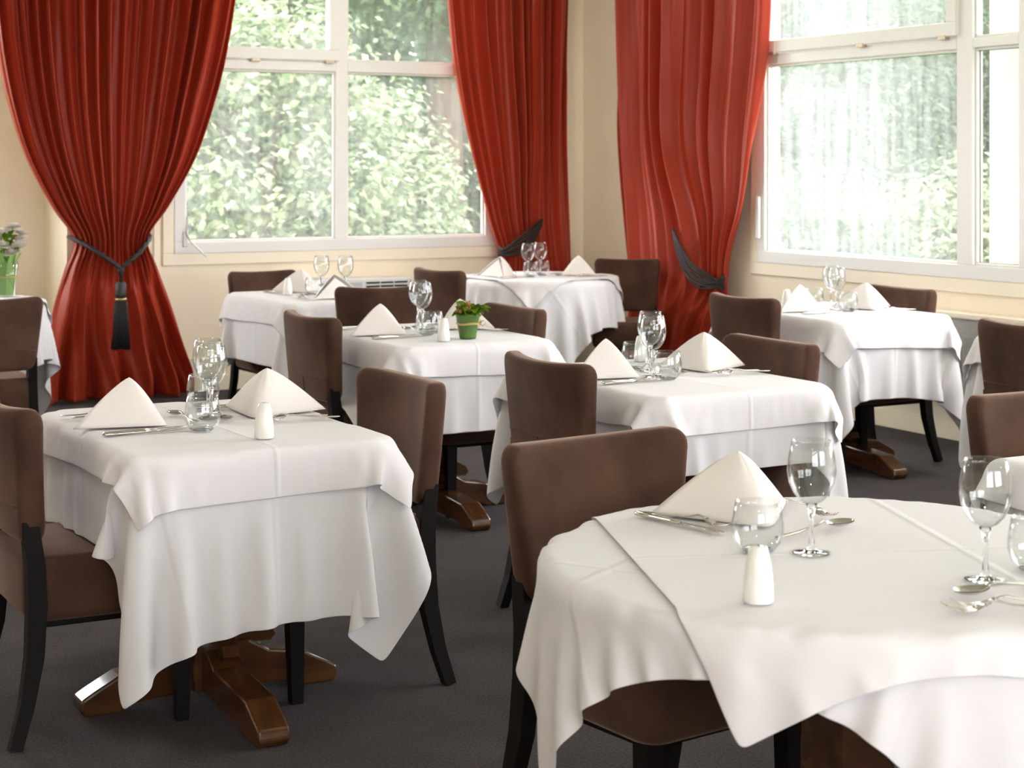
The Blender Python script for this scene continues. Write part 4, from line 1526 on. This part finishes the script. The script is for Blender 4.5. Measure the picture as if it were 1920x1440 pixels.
# ------------------------------------------------------------------ green flowerpot with plant
t = thing('potted_plant', 'small green ribbed pot with leafy pink budded plant and raffia tie', 'potted plant', (3.255, 6.372, ZI))
prof = []
for i in range(13):
    q = i / 12
    prof.append((0.033 + 0.016 * q + (0.0012 if i % 2 else 0), 0.098 * q))
pm = lathe([(0, 0.0), (0.031, 0.0)] + prof + [(0.046, 0.098), (0.043, 0.088), (0, 0.086)], 32)
mk('pot', pm, 'pot', t, True)
bm = bmesh.new()
for dz in (0.0, 0.004):
    sweep(bm, [(0.0455 * math.cos(a), 0.0455 * math.sin(a), 0.058 + dz + .002 * math.sin(3 * a)) for a in np.linspace(0, 2 * PI, 33)], 0.0022, None, 6)
for sx in (-1, 1):
    sweep(bm, [(0.045, -0.012, 0.06), (0.058, -0.012 + sx * .012, 0.072), (0.066, -0.012 + sx * .02, 0.06), (0.056, -0.012 + sx * .012, 0.05), (0.046, -0.012, 0.058)], 0.0018, None, 6)
mk('raffia_tie', bm, 'raffia', t, True)
rng = np.random.RandomState(9)


def single_leaf(L, wd, droop):
    bm = bmesh.new()
    n = 6
    rows = []
    for i in range(n + 1):
        q = i / n
        w = wd * math.sin(PI * min(.98, q * .9 + .08)) ** .8
        z = L * .3 * math.sin(q * PI * .6) - droop * q * q
        rows.append([bm.verts.new((L * q, -w, z + w * .3)), bm.verts.new((L * q, 0, z)), bm.verts.new((L * q, w, z + w * .3))])
    for i in range(n):
        for j in range(2):
            bm.faces.new((rows[i][j], rows[i][j + 1], rows[i + 1][j + 1], rows[i + 1][j]))
    return shared(bm, 'leaf', 'leaf')


LF = [single_leaf(0.040, 0.017, .012), single_leaf(0.034, 0.015, .008), single_leaf(0.055, 0.018, .02)]
for i in range(56):
    a = rng.uniform(0, 2 * PI)
    r = rng.uniform(0.0, 0.04)
    o = mk('leaf', LF[i % 3 if i else 2], None, t, loc=(r * math.cos(a), r * math.sin(a), 0.090 + rng.uniform(0, .028)))
    o.rotation_euler = (rng.uniform(-.6, .6), -rng.uniform(-0.3, 0.9), a)
o = mk('leaf', LF[2], None, t, loc=(0.03, -0.015, 0.105)); o.rotation_euler = (0.3, -0.35, -0.45); o.scale = (1.15, 1.25, 1)
bud = shared(lathe([(0, 0), (0.006, 0.003), (0.0085, 0.009), (0.005, 0.015), (0, 0.017)], 10), 'bud', 'blossom')
for i in range(34):
    a = rng.uniform(0, 2 * PI); r = rng.uniform(0, .05)
    o = mk('bud', bud, None, t, loc=(r * math.cos(a), r * math.sin(a), 0.118 + rng.uniform(0, .022) - r * .35))
    o.rotation_euler = (rng.uniform(-.7, .7), rng.uniform(-.7, .7), 0)

# ------------------------------------------------------------------ vase of white flowers at the left edge
t = thing('flower_vase', 'green leaf lined glass vase with white flowers at the left edge', 'vase', (2.12, 9.60, ZI))
vz = [(0.0, 0.002), (0.045, 0.002), (0.048, 0.006), (0.056, 0.10), (0.065, 0.185)]
mk('glass_body', lathe(double_wall(vz, 0.003), 32), 'glass', t, True)
vl = bmesh.new()
for i in range(9):
    a = 2 * PI * i / 9
    n = 6
    rows = []
    for q in np.linspace(0, 1, n):
        r = 0.041 + 0.020 * q + (0.022 * max(0, q - .75) * 4)
        hw = 0.34 * (1 - 0.8 * max(0, q - .6) / .4)
        z = 0.008 + 0.235 * q * (1 - .12 * max(0, q - .75))
        rows.append([vl.verts.new((r * math.cos(a + k * hw), r * math.sin(a + k * hw), z)) for k in (-1, -.5, 0, .5, 1)])
    for k in range(n - 1):
        for j in range(4):
            vl.faces.new((rows[k][j], rows[k][j + 1], rows[k + 1][j + 1], rows[k + 1][j]))
mk('lining_leaf', vl, 'leaf_pale', t, True)
bm = bmesh.new()
sweep(bm, [(0.0595 * math.cos(a), 0.0595 * math.sin(a), 0.105) for a in np.linspace(0, 2 * PI, 33)], 0.003, None, 6)
mk('raffia_tie', bm, 'raffia', t, True)


def flower_bm(rad, npet):
    bm = bmesh.new()
    for ring in range(3):
        k = npet - 2 * ring
        for i in range(k):
            a = 2 * PI * i / k + ring * .4
            el = (0.15, 0.6, 1.1)[ring]
            L = rad * (1, .85, .65)[ring]
            d = Vector((math.cos(a) * math.cos(el), math.sin(a) * math.cos(el), math.sin(el)))
            s = Vector((-math.sin(a), math.cos(a), 0)) * L * .42
            p = [bm.verts.new(q) for q in (Vector((0, 0, 0)), d * L * .7 + s, d * L, d * L * .7 - s)]
            bm.faces.new(p)
    return bm


FL = shared(flower_bm(0.050, 15), 'flower', 'petal', False)
HT = shared(lathe([(0, 0.008), (0.008, 0.008), (0.009, 0.014), (0.004, 0.02), (0, 0.021)], 10), 'heart', 'heart')
stem = bmesh.new()
spots = [(0.05, -0.03, .30), (-0.03, -0.05, .27), (0.0, 0.0, .345), (0.06, 0.03, .25), (-0.06, 0.01, .30), (0.02, -0.06, .23), (0.075, -0.02, .33), (-0.01, 0.05, .31), (0.035, -0.005, .365), (0.055, -0.055, .265), (-0.05, -0.04, .34)]
for i, (a, b, z) in enumerate(spots):
    sweep(stem, [(a * .2, b * .2, 0.03), (a * .5, b * .5, .17), (a, b, z)], 0.003, None, 5)
    f = mk('flower', FL, None, t, loc=(a, b, z))
    f.rotation_euler = (b * -6, a * 6, i)
    mk('heart', HT, None, f)
mk('stems', stem, 'leaf_pale', t, True)
for i in range(26):
    a = rng.uniform(0, 2 * PI); r = rng.uniform(.02, .06)
    o = mk('leaf', LF[i % 3], None, t, loc=(r * math.cos(a), r * math.sin(a), 0.18 + rng.uniform(0, .14)))
    o.rotation_euler = (rng.uniform(-.4, .4), -rng.uniform(0.2, 1.3), a)
